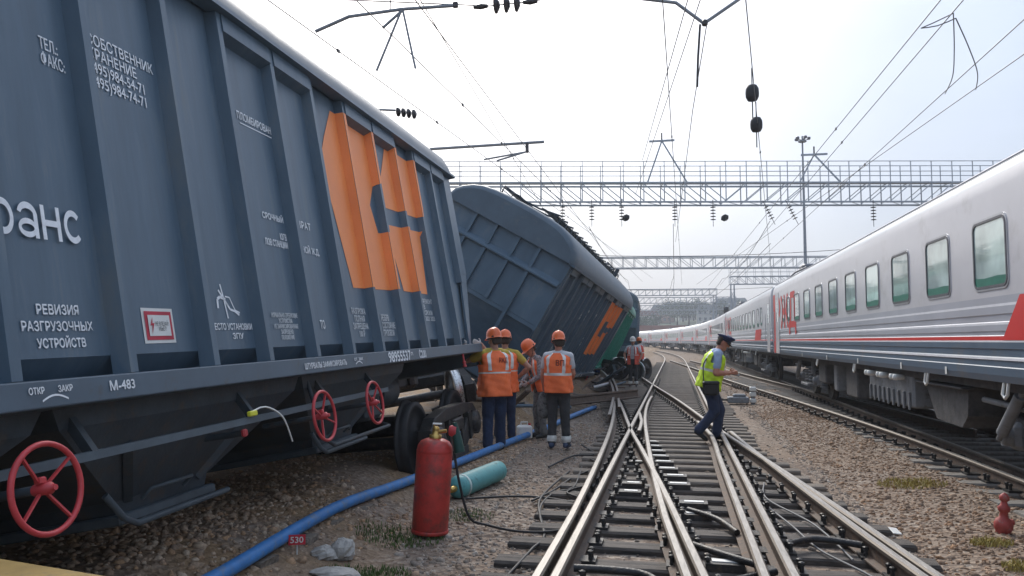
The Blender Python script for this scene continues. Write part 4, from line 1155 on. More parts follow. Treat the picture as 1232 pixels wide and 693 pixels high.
G1 = gantry('signal_gantry', 'lattice gantry with railed walkway on top, spanning over the fallen wagon', (4.4, 39.5), R(11.5), -17, 14, 8.45)
gantry('signal_gantry', 'plain lattice gantry without handrail, next along the track after the railed one', (2.5, 70), R(9), -15, 15, 8.1, rail_=False)
gantry('signal_gantry', 'distant lattice gantry ending at a post above the train roof', (-4.2, 114), R(4), -18, 10.2, 8.25, h=.9, rail_=False, detail=False)
gantry('signal_gantry', 'far lattice gantry with handrail carried on tall masts above the curving train', (6.5, 98), R(6), .2, 22, 8.6, rail_=True, detail=False)
gantry('signal_gantry', 'thin lattice gantry between the railed masts and the far one', (-6, 132), R(3), -18, 16, 8.0, rail_=False, detail=False)
gantry('signal_gantry', 'faint lattice gantry far down the curving line', (-9, 168), R(2), -20, 20, 8.3, rail_=False, detail=False)
gantry('signal_gantry', 'faintest lattice gantry before the wooded hill', (-12, 205), R(-2), -22, 22, 8.6, rail_=False, detail=False)


def g1(x): return Vector((4.4, 39.5, 0)) + Matrix.Rotation(R(11.5), 3, 'Z') @ Vector((x, 0, 0))


# insulator strings below the near gantry
ins_mesh = None
for i, px_ in enumerate((677, 712, 748, 812, 858, 922, 950, 1051)):
    Y = 38.6 + (px_ - 900) * .0085
    p = gy(px_, 262, Y); o = insulator_mesh(5, .13, .15).build('insulator_string', insul_m); o.location = (p.x, p.y, 8.15)
    if px_ in (922, 950): o.rotation_euler = (0, R(-25), 0)
    tag(o, 'string of dark disc insulators hanging under the railed gantry', 'insulator', 'insulators under the near gantry')
    hook = MB().tube([(0, 0, .2), (0, 0, .36)], .02, 6).build('hanger', wire_m, o)
# A frames standing on it
for x, hgt, nm in ((gy(796, 158, 38.3).x, 11.6, 'left'), (gy(980, 190, 39.9).x, 10.9, 'right')):
    Y = 39.5 + (x - 4.4) * math.tan(R(11.5))
    a = empty('crossarm_frame', (x, Y, 0)); tag(a, 'wide wire crossarm on raked struts above the gantry, over the main line' if nm == 'left' else 'low wire crossarm on raked struts above the gantry, beside the floodlight mast', 'crossarm')
    MB().beam((-.62, 0, hgt), (.62, 0, hgt), .09).build('crossarm', lattice_m, a)
    MB().beam((0, 0, hgt), (-.75, 0, 9.45), .07).build('strut', lattice_m, a); MB().beam((0, 0, hgt), (1.2, 0, 9.45), .07).build('strut', lattice_m, a)
    MB().tube([(0, 0, hgt), (0, 0, hgt + .4)], .04, 6).build('pin', insul_m, a)


def wire(label, pts, r_=.009, name='overhead_wire', step=1.2, clamps=()):
    w = empty(name, pts[0]); o0 = Vector(pts[0]); tag(w, label, 'wire', 'overhead wires')
    P = [Vector(p) - o0 for p in pts]
    MB().tube(P, r_, 5).build('conductor', wire_m, w)
    for t in clamps:
        p = P[0].lerp(P[-1], t); MB().rbox(p, .03, .09, .06, bev=.01).build('clamp', insul_m, w)
    return w


def two(x0, y0, x1, y1, z, ya, yb, dz=0.):
    k = (x1 - x0) / (y1 - y0); return [(x0 + k * (ya - y0), ya, z), (x0 + k * (yb - y0), yb, z + dz)]


wire('contact wire over the leaning hopper roof, furthest from the main line', two(-5.4, 9.3, -4.9, 17.7, 6.3, 5, 69, .9), clamps=(.1, .17, .25, .4))
wire('contact wire crossing above the orange emblem wagon roof', two(-4.2, 9.5, -4.0, 17.5, 6.3, 5, 69, .6), clamps=(.15, .2, .3, .45))
wire('carrier wire slanting down beside the hopper roof insulator', two(-3.4, 9.7, -3.5, 18.9, 6.3, 5, 69, .5), clamps=(.2, .35))
wire('thin carrier wire meeting the long tube arm over the hopper roof', two(-4.1, 12.5, -4.7, 20.9, 7.3, 4, 69, .4), clamps=(.3, .5, .6))
wire('steep wire crossing the main line towards the wide crossarm', two(.3, 10.5, -.3, 17.2, 6.3, 6, 24, 1.0))
wire('second steep wire crossing the main line beside it', two(.55, 10.5, -.35, 19.5, 6.6, 6, 30, .8))
wire('contact wire straight above the main line', two(-.1, 10.4, .0, 18.0, 6.3, 5, 69, .3), clamps=(.2, .5))
wire('upright feeder wire hanging from the bent tube arms', [(.55, 12, 6.58), (.42, 16, 6.4), (.30, 24, 6.35), (.1, 39, 6.6)])
wire('wire carrying the two black egg insulators', two(1.0, 10.6, 2.3, 21.1, 6.3, 6, 69, .4), clamps=(.18, .22))
wire('upper contact wire of the passenger line with jumper loops', two(3.6, 11.1, 3.5, 19.9, 6.3, 5, 69, .2), clamps=(.2, .42, .6))
wire('lower contact wire of the passenger line with jumper loops', two(3.9, 11.2, 3.9, 20.5, 6.3, 5, 69, .2), clamps=(.22, .5))
wire('carrier wire over the passenger car roof', two(5.0, 12.2, 5.0, 20.3, 6.3, 6, 69, .3), clamps=(.25, .3, .5))
wire('second carrier wire over the passenger car roof', two(5.6, 13.7, 5.0, 22.7, 6.3, 7, 69, .3), clamps=(.3, .4))
for i, xx in enumerate((-4.2, .0, 4.6)):
    pts = []
    for k in range(33):
        y = 39 + k * 4.5; sag = .55 * (1 - (((y - 39) % 36) / 18 - 1) ** 2); pts.append((xx + curve_x(y, 62, 520), y, 7.5 - sag))
    wire(['sagging carrier wire of the freight line beyond the gantry', 'sagging carrier wire of the main line beyond the gantry', 'sagging carrier wire of the passenger line beyond the gantry'][i], pts, .016)
    pts = [(xx + curve_x(y, 62, 520), y, 6.4) for y in range(39, 184, 8)]
    wire(['contact wire of the freight line beyond the gantry', 'contact wire of the main line beyond the gantry', 'contact wire of the passenger line beyond the gantry'][i], pts, .016)
# jumper loops of the passenger line
jl = empty('jumper_cable', gz(1150, 20, 6.34)); tag(jl, 'pair of drooping jumper cables joining the passenger line wires', 'cable')
for trio in (((1147, 16, 6.34), (1148, 60, 6.22), (1146, 92, 6.2), (1137, 113, 6.38)), ((1150, 22, 6.34), (1166, 58, 6.22), (1176, 88, 6.18), (1174, 108, 6.38)), ((1108, 34, 6.3), (1122, 28, 6.33), (1147, 16, 6.34)), ((1108, 34, 6.3), (1128, 31, 6.3), (1150, 22, 6.34))):
    q = [gz(*a) - jl.location for a in trio]; MB().tube(catmull(q, .1), .009, 5).build('cable', wire_m, jl)
# cross span with disc insulators
cs = empty('cross_span_wire', (0, 12, 7.2)); tag(cs, 'cross span wire with three big disc insulators above the wagons', 'wire')
MB().tube([(-12, 0, 1.2), (-2.9, 0, -.02), (-2.3, 0, -.01), (1.2, 0, .2), (12, 0, 1.4)], .011, 5).build('cable', wire_m, cs)
i_ = MB()
for k in range(3): i_.lathe([(.02, -.05), (.135, -.03), (.135, .0), (.05, .05)], (-2.78 + .17 * k, 0, -.015), 'X', 16)
i_.lathe([(.03, -.12), (.05, 0), (.03, .12)], (-3.05, 0, -.015), 'X', 10); i_.lathe([(.03, -.12), (.05, 0), (.03, .12)], (-2.22, 0, -.01), 'X', 10); i_.build('insulator', insul_m, cs)
# tube arms
ta = empty('registration_arm', (-4.04, 11, 6.8)); tag(ta, 'bent tube registration arm with hanging struts above the leaning hopper', 'catenary arm')
MB().tube([(-1.44, 0, -.23), (-.88, 0, -.04), (0, 0, .0), (.85, 0, -.02)], .028, 8).build('tube_arm', pole_m, ta)
MB().tube([(0, 0, .02), (-.41, 0, -.94)], .018, 6).build('strut', pole_m, ta); MB().tube([(0, 0, .02), (.22, 0, -.95)], .018, 6).build('strut', pole_m, ta)
MB().tube([(-.32, 0, -.27), (0, 0, -.02)], .022, 6).build('strut', pole_m, ta); MB().rbox((.85, 0, -.01), .08, .06, .09, bev=.01).build('end_clamp', insul_m, ta); MB().tube([(-.2, 0, .0), (-.2, 0, .9)], .01, 5).build('hanger_wire', wire_m, ta)
tb = empty('registration_arm', (-5.6, 24, 8.0)); tag(tb, 'straight tube arm with a slanting lower arm over the fallen wagon', 'catenary arm')
MB().tube([(-2.2, 0, 0), (1.6, 0, .04)], .05, 8).build('tube_arm', pole_m, tb); MB().tube([(-.38, 0, -.44), (1.0, 0, -.26)], .03, 6).build('strut', pole_m, tb); MB().tube([(.05, 0, -.5), (1.0, 0, -.26)], .03, 6).build('strut', pole_m, tb); MB().rbox((1.05, 0, -.12), .10, .1, .34, bev=.02).build('link', insul_m, tb)
tcn = empty('registration_arm', (.55, 12, 6.6)); tag(tcn, 'pair of tube arms meeting in a V above the main line', 'catenary arm')
MB().tube([(-1.2, 0, .52), (-.46, 0, .36), (-.05, 0, .0)], .028, 8).build('tube_arm', pole_m, tcn); MB().tube([(.60, 0, .40), (-.06, 0, -.02)], .028, 8).build('tube_arm', pole_m, tcn)
MB().rbox((-.03, 0, .0), .09, .08, .10, bev=.02).build('joint', insul_m, tcn); MB().tube([(-.10, 0, -.02), (-.14, 0, -.55), (-.16, 0, -1.0)], .02, 6).build('dropper', insul_m, tcn)
# long insulator string over the leaning wagon
p = gy(487, 136, 13.0); ls = empty('insulator_string', p); tag(ls, 'four disc insulator string on a rod just over the leaning hopper roof', 'insulator')
MB().tube([(-.55, 0, .10), (-.18, 0, .06)], .02, 6).build('rod', pole_m, ls)
i_ = MB()
for k in range(4): i_.lathe([(.02, -.04), (.085, -.02), (.085, .01), (.03, .04)], (-.12 + .10 * k, 0, .03 - .02 * k), 'X', 14)
i_.build('disc', insul_m, ls)
# black egg insulators on the slanting wire
for px_, py_, lab in ((905, 112, 'upper'), (910, 150, 'lower')):
    p = gy(px_, py_, 15.5 if lab == 'upper' else 17.2)
    e_ = MB().lathe([(.02, -.17), (.09, -.15), (.125, -.08), (.13, 0), (.125, .08), (.09, .15), (.02, .17)], n=18); e_.tube([(0, 0, .17), (0, 0, .5)], .012, 5); e_.tube([(0, 0, -.17), (0, 0, -.5)], .012, 5)
    o = e_.build('egg_insulator', rubber); o.location = p
    tag(o, 'black egg shaped insulator hung on a slanting wire, %s of the two' % lab, 'insulator')
# small egg insulators under the gantry
for px_, Y, lab in ((753, 38.2, 'round dark insulator ball under the gantry beside a disc string'), (872, 39.2, 'round dark insulator ball on a slack wire under the gantry')):
    p = gy(px_, 262, Y); o = MB().lathe([(.02, -.2), (.14, -.12), (.17, 0), (.14, .12), (.02, .2)], n=14).build('egg_insulator', rubber); o.location = p; o.rotation_euler = (0, R(60), 0); tag(o, lab, 'insulator')
# cross span under the gantry
for y_, z_, lab in ((55, 7.6, 'thin cross span wire strung between the first two gantries'), (88, 7.3, 'thin cross span wire strung beyond the second gantry')):
    pts = [(x, y_ + x * .15, z_ + .003 * x * x) for x in range(-16, 17, 2)]; wire(lab, pts, .02)

# floodlight mast
fm = empty('floodlight_mast', (10.3, 65, 0)); tag(fm, 'tall thin floodlight mast rising behind the passenger train', 'light mast')
MB().tube([(0, 0, 0), (0, 0, 9), (0, 0, 18.2)], [.17, .12, .06], 12).build('mast', pole_m, fm)
MB().lathe([(.3, 0), (.34, .05), (.3, .1)], (0, 0, 17.7), n=16).build('ring_platform', pole_m, fm)
for k in range(5):
    a = k * 2 * math.pi / 5; l_ = MB(); l_.rbox((.5 * math.cos(a), .5 * math.sin(a), 18.0), .24, .24, .22, a, .04); l_.beam((0, 0, 17.85), (.5 * math.cos(a), .5 * math.sin(a), 17.9), .05); l_.build('floodlight', win_frame, fm)

# ================================================================== PEOPLE
skin_m = mat('skin', (.42, .22, .15), .55, var=.12, scale=20)
skin_red = mat('sunburnt_skin', (.46, .20, .13), .55, var=.12, scale=20)
hair_m = mat('dark_hair', (.05, .035, .025), .7, var=.3, scale=40)
navy = mat('navy_workwear', (.022, .035, .075), .85, var=.35, scale=9, bump=.25, bscale=25)
darkgrey = mat('dark_grey_trousers', (.045, .046, .048), .85, var=.35, scale=9, bump=.25, bscale=25)
camo = mat('camouflage_cloth', (.20, .20, .19), .85, var=.3, scale=14, col2=(.045, .045, .045), c2amt=.75, c2scale=14)
plaid = mat('checked_shirt', (.30, .28, .28), .85, var=.6, scale=30, col2=(.10, .05, .05), c2amt=.6, c2scale=26)
yellow_t = mat('mustard_tshirt', (.44, .32, .055), .85, var=.18, scale=8, bump=.2, bscale=18)
white_t = mat('pale_grey_tshirt', (.52, .53, .54), .85, var=.12, scale=8, bump=.2, bscale=18)
sky_shirt = mat('light_blue_shirt', (.32, .40, .54), .8, var=.1, scale=8, bump=.2, bscale=18)
hi_orange = mat('orange_vest_cloth', (1.0, .185, .055), .7, var=.14, scale=7, bump=.3, bscale=16)
hi_yellow = mat('yellow_vest_cloth', (.58, .78, .03), .7, var=.12, scale=7, bump=.3, bscale=16)
reflect_m = mat('reflective_tape', (.70, .70, .66), .4, .2, var=.1)
helmet_m = mat('orange_helmet', (.80, .15, .035), .35, var=.06, coat=.3)
helmet_w = mat('pale_helmet', (.62, .58, .52), .35, var=.06)
boot_m = mat('black_boot', (.018, .018, .018), .5, var=.3)
boot_blue = mat('blue_work_shoe', (.03, .05, .10), .5, var=.3)
shoe_pale = mat('pale_shoe_sole', (.50, .50, .48), .6, var=.1)
glove_m = mat('pale_glove', (.50, .47, .44), .85, var=.2, scale=30)
cap_m = mat('navy_cap', (.018, .03, .085), .6, var=.15)
band_black = mat('black_leather', (.015, .015, .016), .4, var=.2)
eye_w = mat('eye', (.5, .48, .45), .3, var=.05)


def capsule(mb, a, ra, b, rb, n=14):
    """closed tapered capsule between two points"""
    a, b = Vector(a), Vector(b); d = (b - a); L = d.length; d.normalize()
    x = d.orthogonal().normalized(); y = d.cross(x); rows = []
    for k in range(5): t = math.pi / 2 * k / 4 - math.pi / 2; rows.append((a + d * (ra * math.sin(t)), max(1e-4, ra * math.cos(t))))
    for k in range(5): t = math.pi / 2 * k / 4; rows.append((b + d * (rb * math.sin(t)), max(1e-4, rb * math.cos(t))))
    vs = [c + (x * math.cos(2 * math.pi * k / n) + y * math.sin(2 * math.pi * k / n)) * r_ for c, r_ in rows for k in range(n)]
    fs = [(i * n + k, i * n + (k + 1) % n, (i + 1) * n + (k + 1) % n, (i + 1) * n + k) for i in range(len(rows) - 1) for k in range(n)]
    fs += [tuple(range(n - 1, -1, -1)), tuple(range((len(rows) - 1) * n, len(rows) * n))]
    mb.add(vs, fs, True)


def ellipsoid(mb, c, rx, ry, rz, M=None, n=18, m=12):
    vs = []; c = Vector(c)
    for i in range(m + 1):
        t = -math.pi / 2 + math.pi * i / m
        for k in range(n):
            a = 2 * math.pi * k / n; p = Vector((rx * math.cos(t) * math.cos(a) + 1e-5 * math.cos(a), ry * math.cos(t) * math.sin(a) + 1e-5 * math.sin(a), rz * math.sin(t)))
            vs.append(c + (M @ p if M else p))
    fs = [(i * n + k, i * n + (k + 1) % n, (i + 1) * n + (k + 1) % n, (i + 1) * n + k) for i in range(m) for k in range(n)]
    fs += [tuple(range(n - 1, -1, -1)), tuple(range(m * n, (m + 1) * n))]
    mb.add(vs, fs, True)


class Body:
    def __init__(s): s.mb = MB(); s.pr = []; s.mats = []

    def mi(s, m):
        if m not in s.mats: s.mats.append(m)
        return s.mats.index(m)

    def cap(s, a, ra, b, rb, m):
        capsule(s.mb, a, ra, b, rb); s.pr.append((np.array(a, float), np.array(b, float), ra, rb, s.mi(m)))

    def ell(s, c, r3, m, M=None):
        ellipsoid(s.mb, c, *r3, M=M); rr = sum(r3) / 3; s.pr.append((np.array(c, float), np.array(c, float) + 1e-4, rr, rr, s.mi(m)))

    def finish(s, parent, voxel=.011, name='body', smooth=3, fold=.0, seed=0):
        o = s.mb.build(name, s.mats, parent)
        md = o.modifiers.new('remesh', 'REMESH'); md.mode = 'VOXEL'; md.voxel_size = voxel; md.use_smooth_shade = True
        sm = o.modifiers.new('smooth', 'SMOOTH'); sm.factor = .5; sm.iterations = smooth
        bpy.context.view_layer.update()
        me = bpy.data.meshes.new_from_object(o.evaluated_get(bpy.context.evaluated_depsgraph_get()))
        o.modifiers.clear(); old = o.data; o.data = me; bpy.data.meshes.remove(old); me.name = name
        me.materials.clear()
        for m in s.mats: me.materials.append(m)
        n = len(me.polygons); c = np.empty(n * 3); me.polygons.foreach_get('center', c); c = c.reshape(-1, 3)
        best = np.full(n, 1e9); idx = np.zeros(n, np.int32)
        for a, b, ra, rb, mi in s.pr:
            ab = b - a; t = np.clip(((c - a) @ ab) / (ab @ ab), 0, 1); d = np.linalg.norm(c - (a + t[:, None] * ab), axis=1) - (ra + (rb - ra) * t)
            w = d < best; best[w] = d[w]; idx[w] = mi
        me.polygons.foreach_set('material_index', idx); me.polygons.foreach_set('use_smooth', np.ones(n, bool))
        if fold:
            nv = len(me.vertices); v = np.empty(nv * 3); me.vertices.foreach_get('co', v); v = v.reshape(-1, 3); nn = np.empty(nv * 3); me.vertices.foreach_get('normal', nn); nn = nn.reshape(-1, 3)
            h = np.sin(v[:, 2] * 34 + 5 * np.sin(v[:, 0] * 13 + seed) + 3 * np.sin(v[:, 1] * 17)) * np.sin(v[:, 2] * 11 + v[:, 0] * 9 + seed)
            wgt = ((v[:, 2] < 1.40) & (v[:, 2] > .12)).astype(float); v += nn * (h * fold * wgt)[:, None]
            me.vertices.foreach_set('co', v.ravel())
        me.update(); return o


def hand(B, w, d, side_dir, m, curl=.5, sc=1.0, up=None):
    """palm and five fingers; w wrist, d direction of the hand, side_dir thumb side"""
    w = Vector(w); d = Vector(d).normalized(); s_ = (Vector(side_dir) - d * Vector(side_dir).dot(d)).normalized(); nrm_ = d.cross(s_)
    palm = w + d * .055 * sc
    for k in (-1.2, -.4, .4, 1.2): B.cap(w + d * .012, .018 * sc, w + d * .082 * sc + s_ * k * .018 * sc, .0115 * sc, m)
    for k, L in zip((-1.35, -.45, .45, 1.35), (.060, .074, .080, .072)):
        b0 = w + d * .085 * sc + s_ * k * .0195 * sc
        d1 = (d * math.cos(curl * .7) + nrm_ * math.sin(curl * .7)); b1 = b0 + d1 * L * .5 * sc
        d2 = (d * math.cos(curl * 1.9) + nrm_ * math.sin(curl * 1.9)); b2 = b1 + d2 * L * .55 * sc
        B.cap(b0, .0098 * sc, b1, .0092 * sc, m); B.cap(b1, .0092 * sc, b2, .0082 * sc, m)
    t0 = w + d * .028 * sc + s_ * .026 * sc; t1 = t0 + (d * .6 + s_ * .75 + nrm_ * .3).normalized() * .04 * sc; t2 = t1 + (d * .85 + s_ * .25 + nrm_ * .45).normalized() * .032 * sc
    B.cap(t0, .013 * sc, t1, .011 * sc, m); B.cap(t1, .011 * sc, t2, .0092 * sc, m)


def lerp3(a, b, t): return tuple(a[i] + (b[i] - a[i]) * t for i in range(3))


def person(name, label, loc, face, H, J, top, legs, vest, skin, boots, head='helmet', sleeve=.55, stripes=True, vest_open=False, group='railway workers', gloves=(None, None), cuff=None, bulk=1.0, helmet=None, vz=(.86, 1.47), letters=None, voxel=.011):
    """J: joints at 1.75 m scale, facing +y.  hipL/R kneeL/R ankL/R shL/R elL/R wrL/R neck head"""
    root = empty(name, loc, (0, 0, R(face))); root.scale = (H / 1.75,) * 3; tag(root, label, 'person', group)
    B = Body(); v = lambda k: Vector(J[k])
    hipc = (v('hipL') + v('hipR')) / 2; shc = (v('shL') + v('shR')) / 2
    b = bulk
    # trunk
    up = (shc - hipc).normalized(); xdir = (v('shR') - v('shL')).normalized()
    for t, rx, ry, m in ((-.05, .145, .105, legs), (.08, .15, .11, legs), (.25, .145, .108, top), (.45, .15, .112, top), (.65, .165, .115, top), (.82, .175, .11, top), (.95, .165, .09, top)):
        c = hipc.lerp(shc, t); rx *= b; ry *= b
        for k in (-1, 0, 1): B.cap(c + xdir * (rx - ry) * k - up * .02, ry, c + xdir * (rx - ry) * k + up * .02, ry, m)
    B.cap(v('shL') + up * .0, .066, shc + up * .045, .060, top); B.cap(v('shR'), .066, shc + up * .045, .060, top)
    B.cap(shc + up * .02, .060, v('neck'), .052, skin)
    # legs
    for s in 'LR':
        h, k, a = v('hip' + s), v('knee' + s), v('ank' + s)
        mid = h.lerp(k, .45)
        B.cap(h, .098 * b, mid, .088 * b, legs); B.cap(mid, .088 * b, k, .073 * b, legs); B.cap(k, .073 * b, k.lerp(a, .45), .066 * b, legs); B.cap(k.lerp(a, .45), .066 * b, a + Vector((0, 0, .035)), .066 * b, legs)
        if cuff: B.cap(k.lerp(a, .80), .076 * b, k.lerp(a, .84), .076 * b, cuff)
        toe = J.get('toe' + s, None); f = Vector(toe).normalized() if toe else Vector((.10 if s == 'R' else -.10, 1, -.05)).normalized()
        heel = a + Vector((0, 0, -.028)) - f * .05; B.cap(a + Vector((0, 0, .03)), .050, heel, .042, boots); B.cap(heel, .042, heel + f * .15, .040, boots); B.cap(heel + f * .13, .041, heel + f * .19 - Vector((0, 0, .008)), .032, boots)
    # arms
    for i, s in enumerate('LR'):
        sh, el, wr = v('sh' + s), v('el' + s), v('wr' + s)
        e = sh.lerp(el, sleeve) if sleeve < 1 else el
        B.cap(sh, .066 * b, e, .060 * b, top)
        if sleeve < 1: B.cap(sh.lerp(el, sleeve * .9), .047 * b, el, .042 * b, skin)
        if sleeve >= 1.5: B.cap(el, .050, el.lerp(wr, .85), .042, top)
        else: B.cap(el, .042 * b, el.lerp(wr, .35), .042 * b, skin)
        B.cap(el.lerp(wr, .3), .042 * b, wr, .028, skin)
        gm = gloves[i] or skin
        hd = Vector(J.get('hd' + s, (wr - el).normalized())); td = Vector(J.get('td' + s, (0, .4, 1) if abs((wr - el).normalized().z) < .7 else (0, 1, 0)))
        hand(B, wr, hd, td, gm, curl=J.get('curl' + s, .5), sc=1.06 if gloves[i] else 1.0)
    # head
    hc = v('head'); fx = Vector(J.get('look', (0, 1, -.05))).normalized(); sx_ = fx.cross(Vector((0, 0, 1))).normalized(); uz = sx_.cross(fx)
    HM = Matrix((sx_, fx, uz)).transposed()
    B.ell(hc + uz * .02, (.076, .097, .098), skin, HM); B.cap(hc + fx * .030 - uz * .035, .062, hc + fx * .052 - uz * .075, .040, skin)
    B.cap(v('neck'), .054, hc - uz * .05, .056, skin)
    B.cap(hc + fx * .098 + uz * .018, .011, hc + fx * .116 - uz * .016, .015, skin); B.cap(hc + fx * .088 + uz * .034 - sx_ * .032, .012, hc + fx * .088 + uz * .034 + sx_ * .032, .012, skin)
    B.cap(hc + fx * .088 - uz * .052 - sx_ * .016, .009, hc + fx * .088 - uz * .052 + sx_ * .016, .009, mat('lips', (.34, .13, .10), .5))
    for k in (-1, 1):
        B.cap(hc + sx_ * .076 * k + uz * .022 - fx * .006, .015, hc + sx_ * .074 * k - uz * .018, .011, skin)
        B.ell(hc + fx * .083 + sx_ * .030 * k + uz * .014, (.011, .009, .008), eye_w, HM)
    for k in range(-3, 4): B.cap(hc - fx * .058 + sx_ * .018 * k + uz * .05, .045, hc - fx * .062 + sx_ * .016 * k - uz * .028, .034, hair_m)
    B.finish(root, voxel, fold=.0035, seed=face)

    def place(mb):  # head space to person space
        mb.v = [tuple(hc + HM @ Vector(q)) for q in mb.v]; return mb
    if head == 'helmet':
        hm = helmet or helmet_m; mb = MB(); n = 32; rows = []
        for r_, z in ((1.0, .045), (1.0, .075), (.97, .105), (.88, .140), (.70, .170), (.42, .190), (.15, .197), (.01, .198)): rows.append([(.106 * r_ * math.cos(2 * math.pi * k / n), -.005 + .128 * r_ * math.sin(2 * math.pi * k / n), z + (.006 if (abs(math.cos(2 * math.pi * k / n)) < .2 and r_ < .95) else 0)) for k in range(n)])
        brim = [(.118 * math.cos(2 * math.pi * k / n), -.005 + (.146 + .045 * max(0, math.sin(2 * math.pi * k / n)) ** 2) * math.sin(2 * math.pi * k / n), .036 - .010 * max(0, math.sin(2 * math.pi * k / n))) for k in range(n)]
        rows = [brim] + rows
        vs = [p for r_ in rows for p in r_]; mb.add(vs, [(i * n + k, i * n + (k + 1) % n, (i + 1) * n + (k + 1) % n, (i + 1) * n + k) for i in range(len(rows) - 1) for k in range(n)], True); mb.add(vs[-n:], [tuple(range(n))])
        ho = place(mb).build('helmet', hm, root)
        hb = MB(); hb.tube([(.097 * math.cos(a), -.005 + .118 * math.sin(a), .028) for a in np.linspace(0, 2 * math.pi, 24, endpoint=False)], .010, 6, closed=True); hb.tube([(.09, -.03, .03), (.075, .02, -.06), (.02, .065, -.115), (-.02, .065, -.115), (-.075, .02, -.06), (-.09, -.03, .03)], .004, 5); place(hb).build('chin_strap', band_black, ho)
    elif head == 'cap':
        mb = MB(); n = 32
        rings = [(.095, .112, .035, 0), (.098, .114, .075, 0), (.132, .146, .105, .004), (.138, .152, .118, .006), (.110, .125, .132, .006), (.05, .06, .137, .004), (.005, .005, .138, .004)]
        vs = [(rx * math.cos(2 * math.pi * k / n), oy + ry * math.sin(2 * math.pi * k / n), z + .018 * math.sin(2 * math.pi * k / n) * (z > .09)) for rx, ry, z, oy in rings for k in range(n)]
        mb.add(vs, [(i * n + k, i * n + (k + 1) % n, (i + 1) * n + (k + 1) % n, (i + 1) * n + k) for i in range(len(rings) - 1) for k in range(n)], True)
        cp_ = place(mb).build('peaked_cap', cap_m, root)
        pk = MB(); A = np.linspace(R(25), R(155), 13)
        top_ = [(.097 * math.cos(a), .113 * math.sin(a), .040) for a in A]; out_ = [(.100 * math.cos(a), .113 * math.sin(a) + .062 * math.sin(a) ** 2, .016) for a in A]
        vs = top_ + out_ + [(x, y, z - .004) for x, y, z in top_] + [(x, y, z - .004) for x, y, z in out_]; m_ = len(A)
        pk.add(vs, [(i, i + 1, m_ + i + 1, m_ + i) for i in range(m_ - 1)] + [(3 * m_ + i, 3 * m_ + i + 1, 2 * m_ + i + 1, 2 * m_ + i) for i in range(m_ - 1)] + [(m_ + i, m_ + i + 1, 3 * m_ + i + 1, 3 * m_ + i) for i in range(m_ - 1)], True); place(pk).build('peak', band_black, cp_)
        bd = MB(); bd.lathe([(.0, 0), (.0, 0)], n=4) if False else None
        bd.tube([(.0975 * math.cos(a), .1145 * math.sin(a), .055) for a in np.linspace(0, 2 * math.pi, 28, endpoint=False)], .009, 6, closed=True); place(bd).build('cap_band', band_black, cp_)
    # vest
    if vest is not None:
        mb = MB(); n = 48; rows = 30; z0, z1 = vz; fwd = xdir.cross(up) * -1
        fwd = up.cross(xdir)
        ht, st = hipc.z, shc.z; vs = []
        cut = []
        for i in range(rows + 1):
            z = z0 + (z1 - z0) * i / rows; t = (z - ht) / (st - ht); c = hipc + (shc - hipc) * t
            if t > .98: c = shc + up * (z - st)
            rx = np.interp(t, [-.2, .1, .45, .75, .92, 1.0, 1.08], [.205, .20, .192, .205, .208, .185, .11]) * b; ry = np.interp(t, [-.2, .1, .45, .75, .92, 1.0, 1.08], [.165, .155, .148, .146, .128, .105, .075]) * b
            for k in range(n):
                a = 2 * math.pi * k / n
                ca, sa = math.cos(a), math.sin(a); se = .75
                px_, py_ = abs(ca) ** se * (1 if ca > 0 else -1), abs(sa) ** se * (1 if sa > 0 else -1)
                wv = 1 + .045 * math.sin(5 * a + 7 * t + face) * (1.1 - t) + .026 * math.sin(11 * a - 13 * t + face) + .016 * math.sin(4 * a + 31 * t)
                vs.append(c + xdir * rx * px_ * wv + fwd * ry * py_ * wv)
        fs, mi = [], []
        for i in range(rows):
            t = (z0 + (z1 - z0) * (i + .5) / rows - ht) / (st - ht)
            for k in range(n):
                a = 2 * math.pi * (k + .5) / n
                if vest_open and abs(math.sin(a) - 1) < .045 and math.sin(a) > 0: continue
                if abs(math.cos(a)) > .93 and .72 < t < 1.0: continue      # armholes
                fs.append((i * n + k, i * n + (k + 1) % n, (i + 1) * n + (k + 1) % n, (i + 1) * n + k))
                sx1 = abs(math.cos(a)) ** .75
                m_ = 0
                if stripes and (.42 < t < .485): m_ = 1
                if stripes and t >= .50 and (.50 < sx1 < .65): m_ = 1
                mi.append(m_)
        for f_, m_ in zip(fs, mi): mb.f.append(f_); mb.sm.append(True); mb.mi.append(m_)
        mb.v = [tuple(q) for q in vs]
        vo = mb.build('safety_vest', [vest, reflect_m], root)
        sd = vo.modifiers.new('thickness', 'SOLIDIFY'); sd.thickness = .006; sd.offset = 1
        if letters:
            me = fit_text(letters, .13, .085, 'LEFT', .02); c = hipc.lerp(shc, .72) - fwd * (.150 * b)
            put_text(me, 'lettering', mat('vest_print', (.25, .05, .03), .7), root, c - xdir * -.005 * 1 - xdir * 0, xdir, up).name = 'lettering'
    return root


def stand(**k):
    J = dict(hipL=(-.09, 0, .92), hipR=(.09, 0, .92), kneeL=(-.10, .02, .49), kneeR=(.10, .02, .49), ankL=(-.11, -.01, .075), ankR=(.11, -.01, .075), shL=(-.18, 0, 1.42), shR=(.18, 0, 1.42),
             elL=(-.235, -.03, 1.14), elR=(.235, -.03, 1.14), wrL=(-.24, .06, .90), wrR=(.24, .06, .90), neck=(0, .005, 1.51), head=(0, .025, 1.625))
    J.update(k); return J


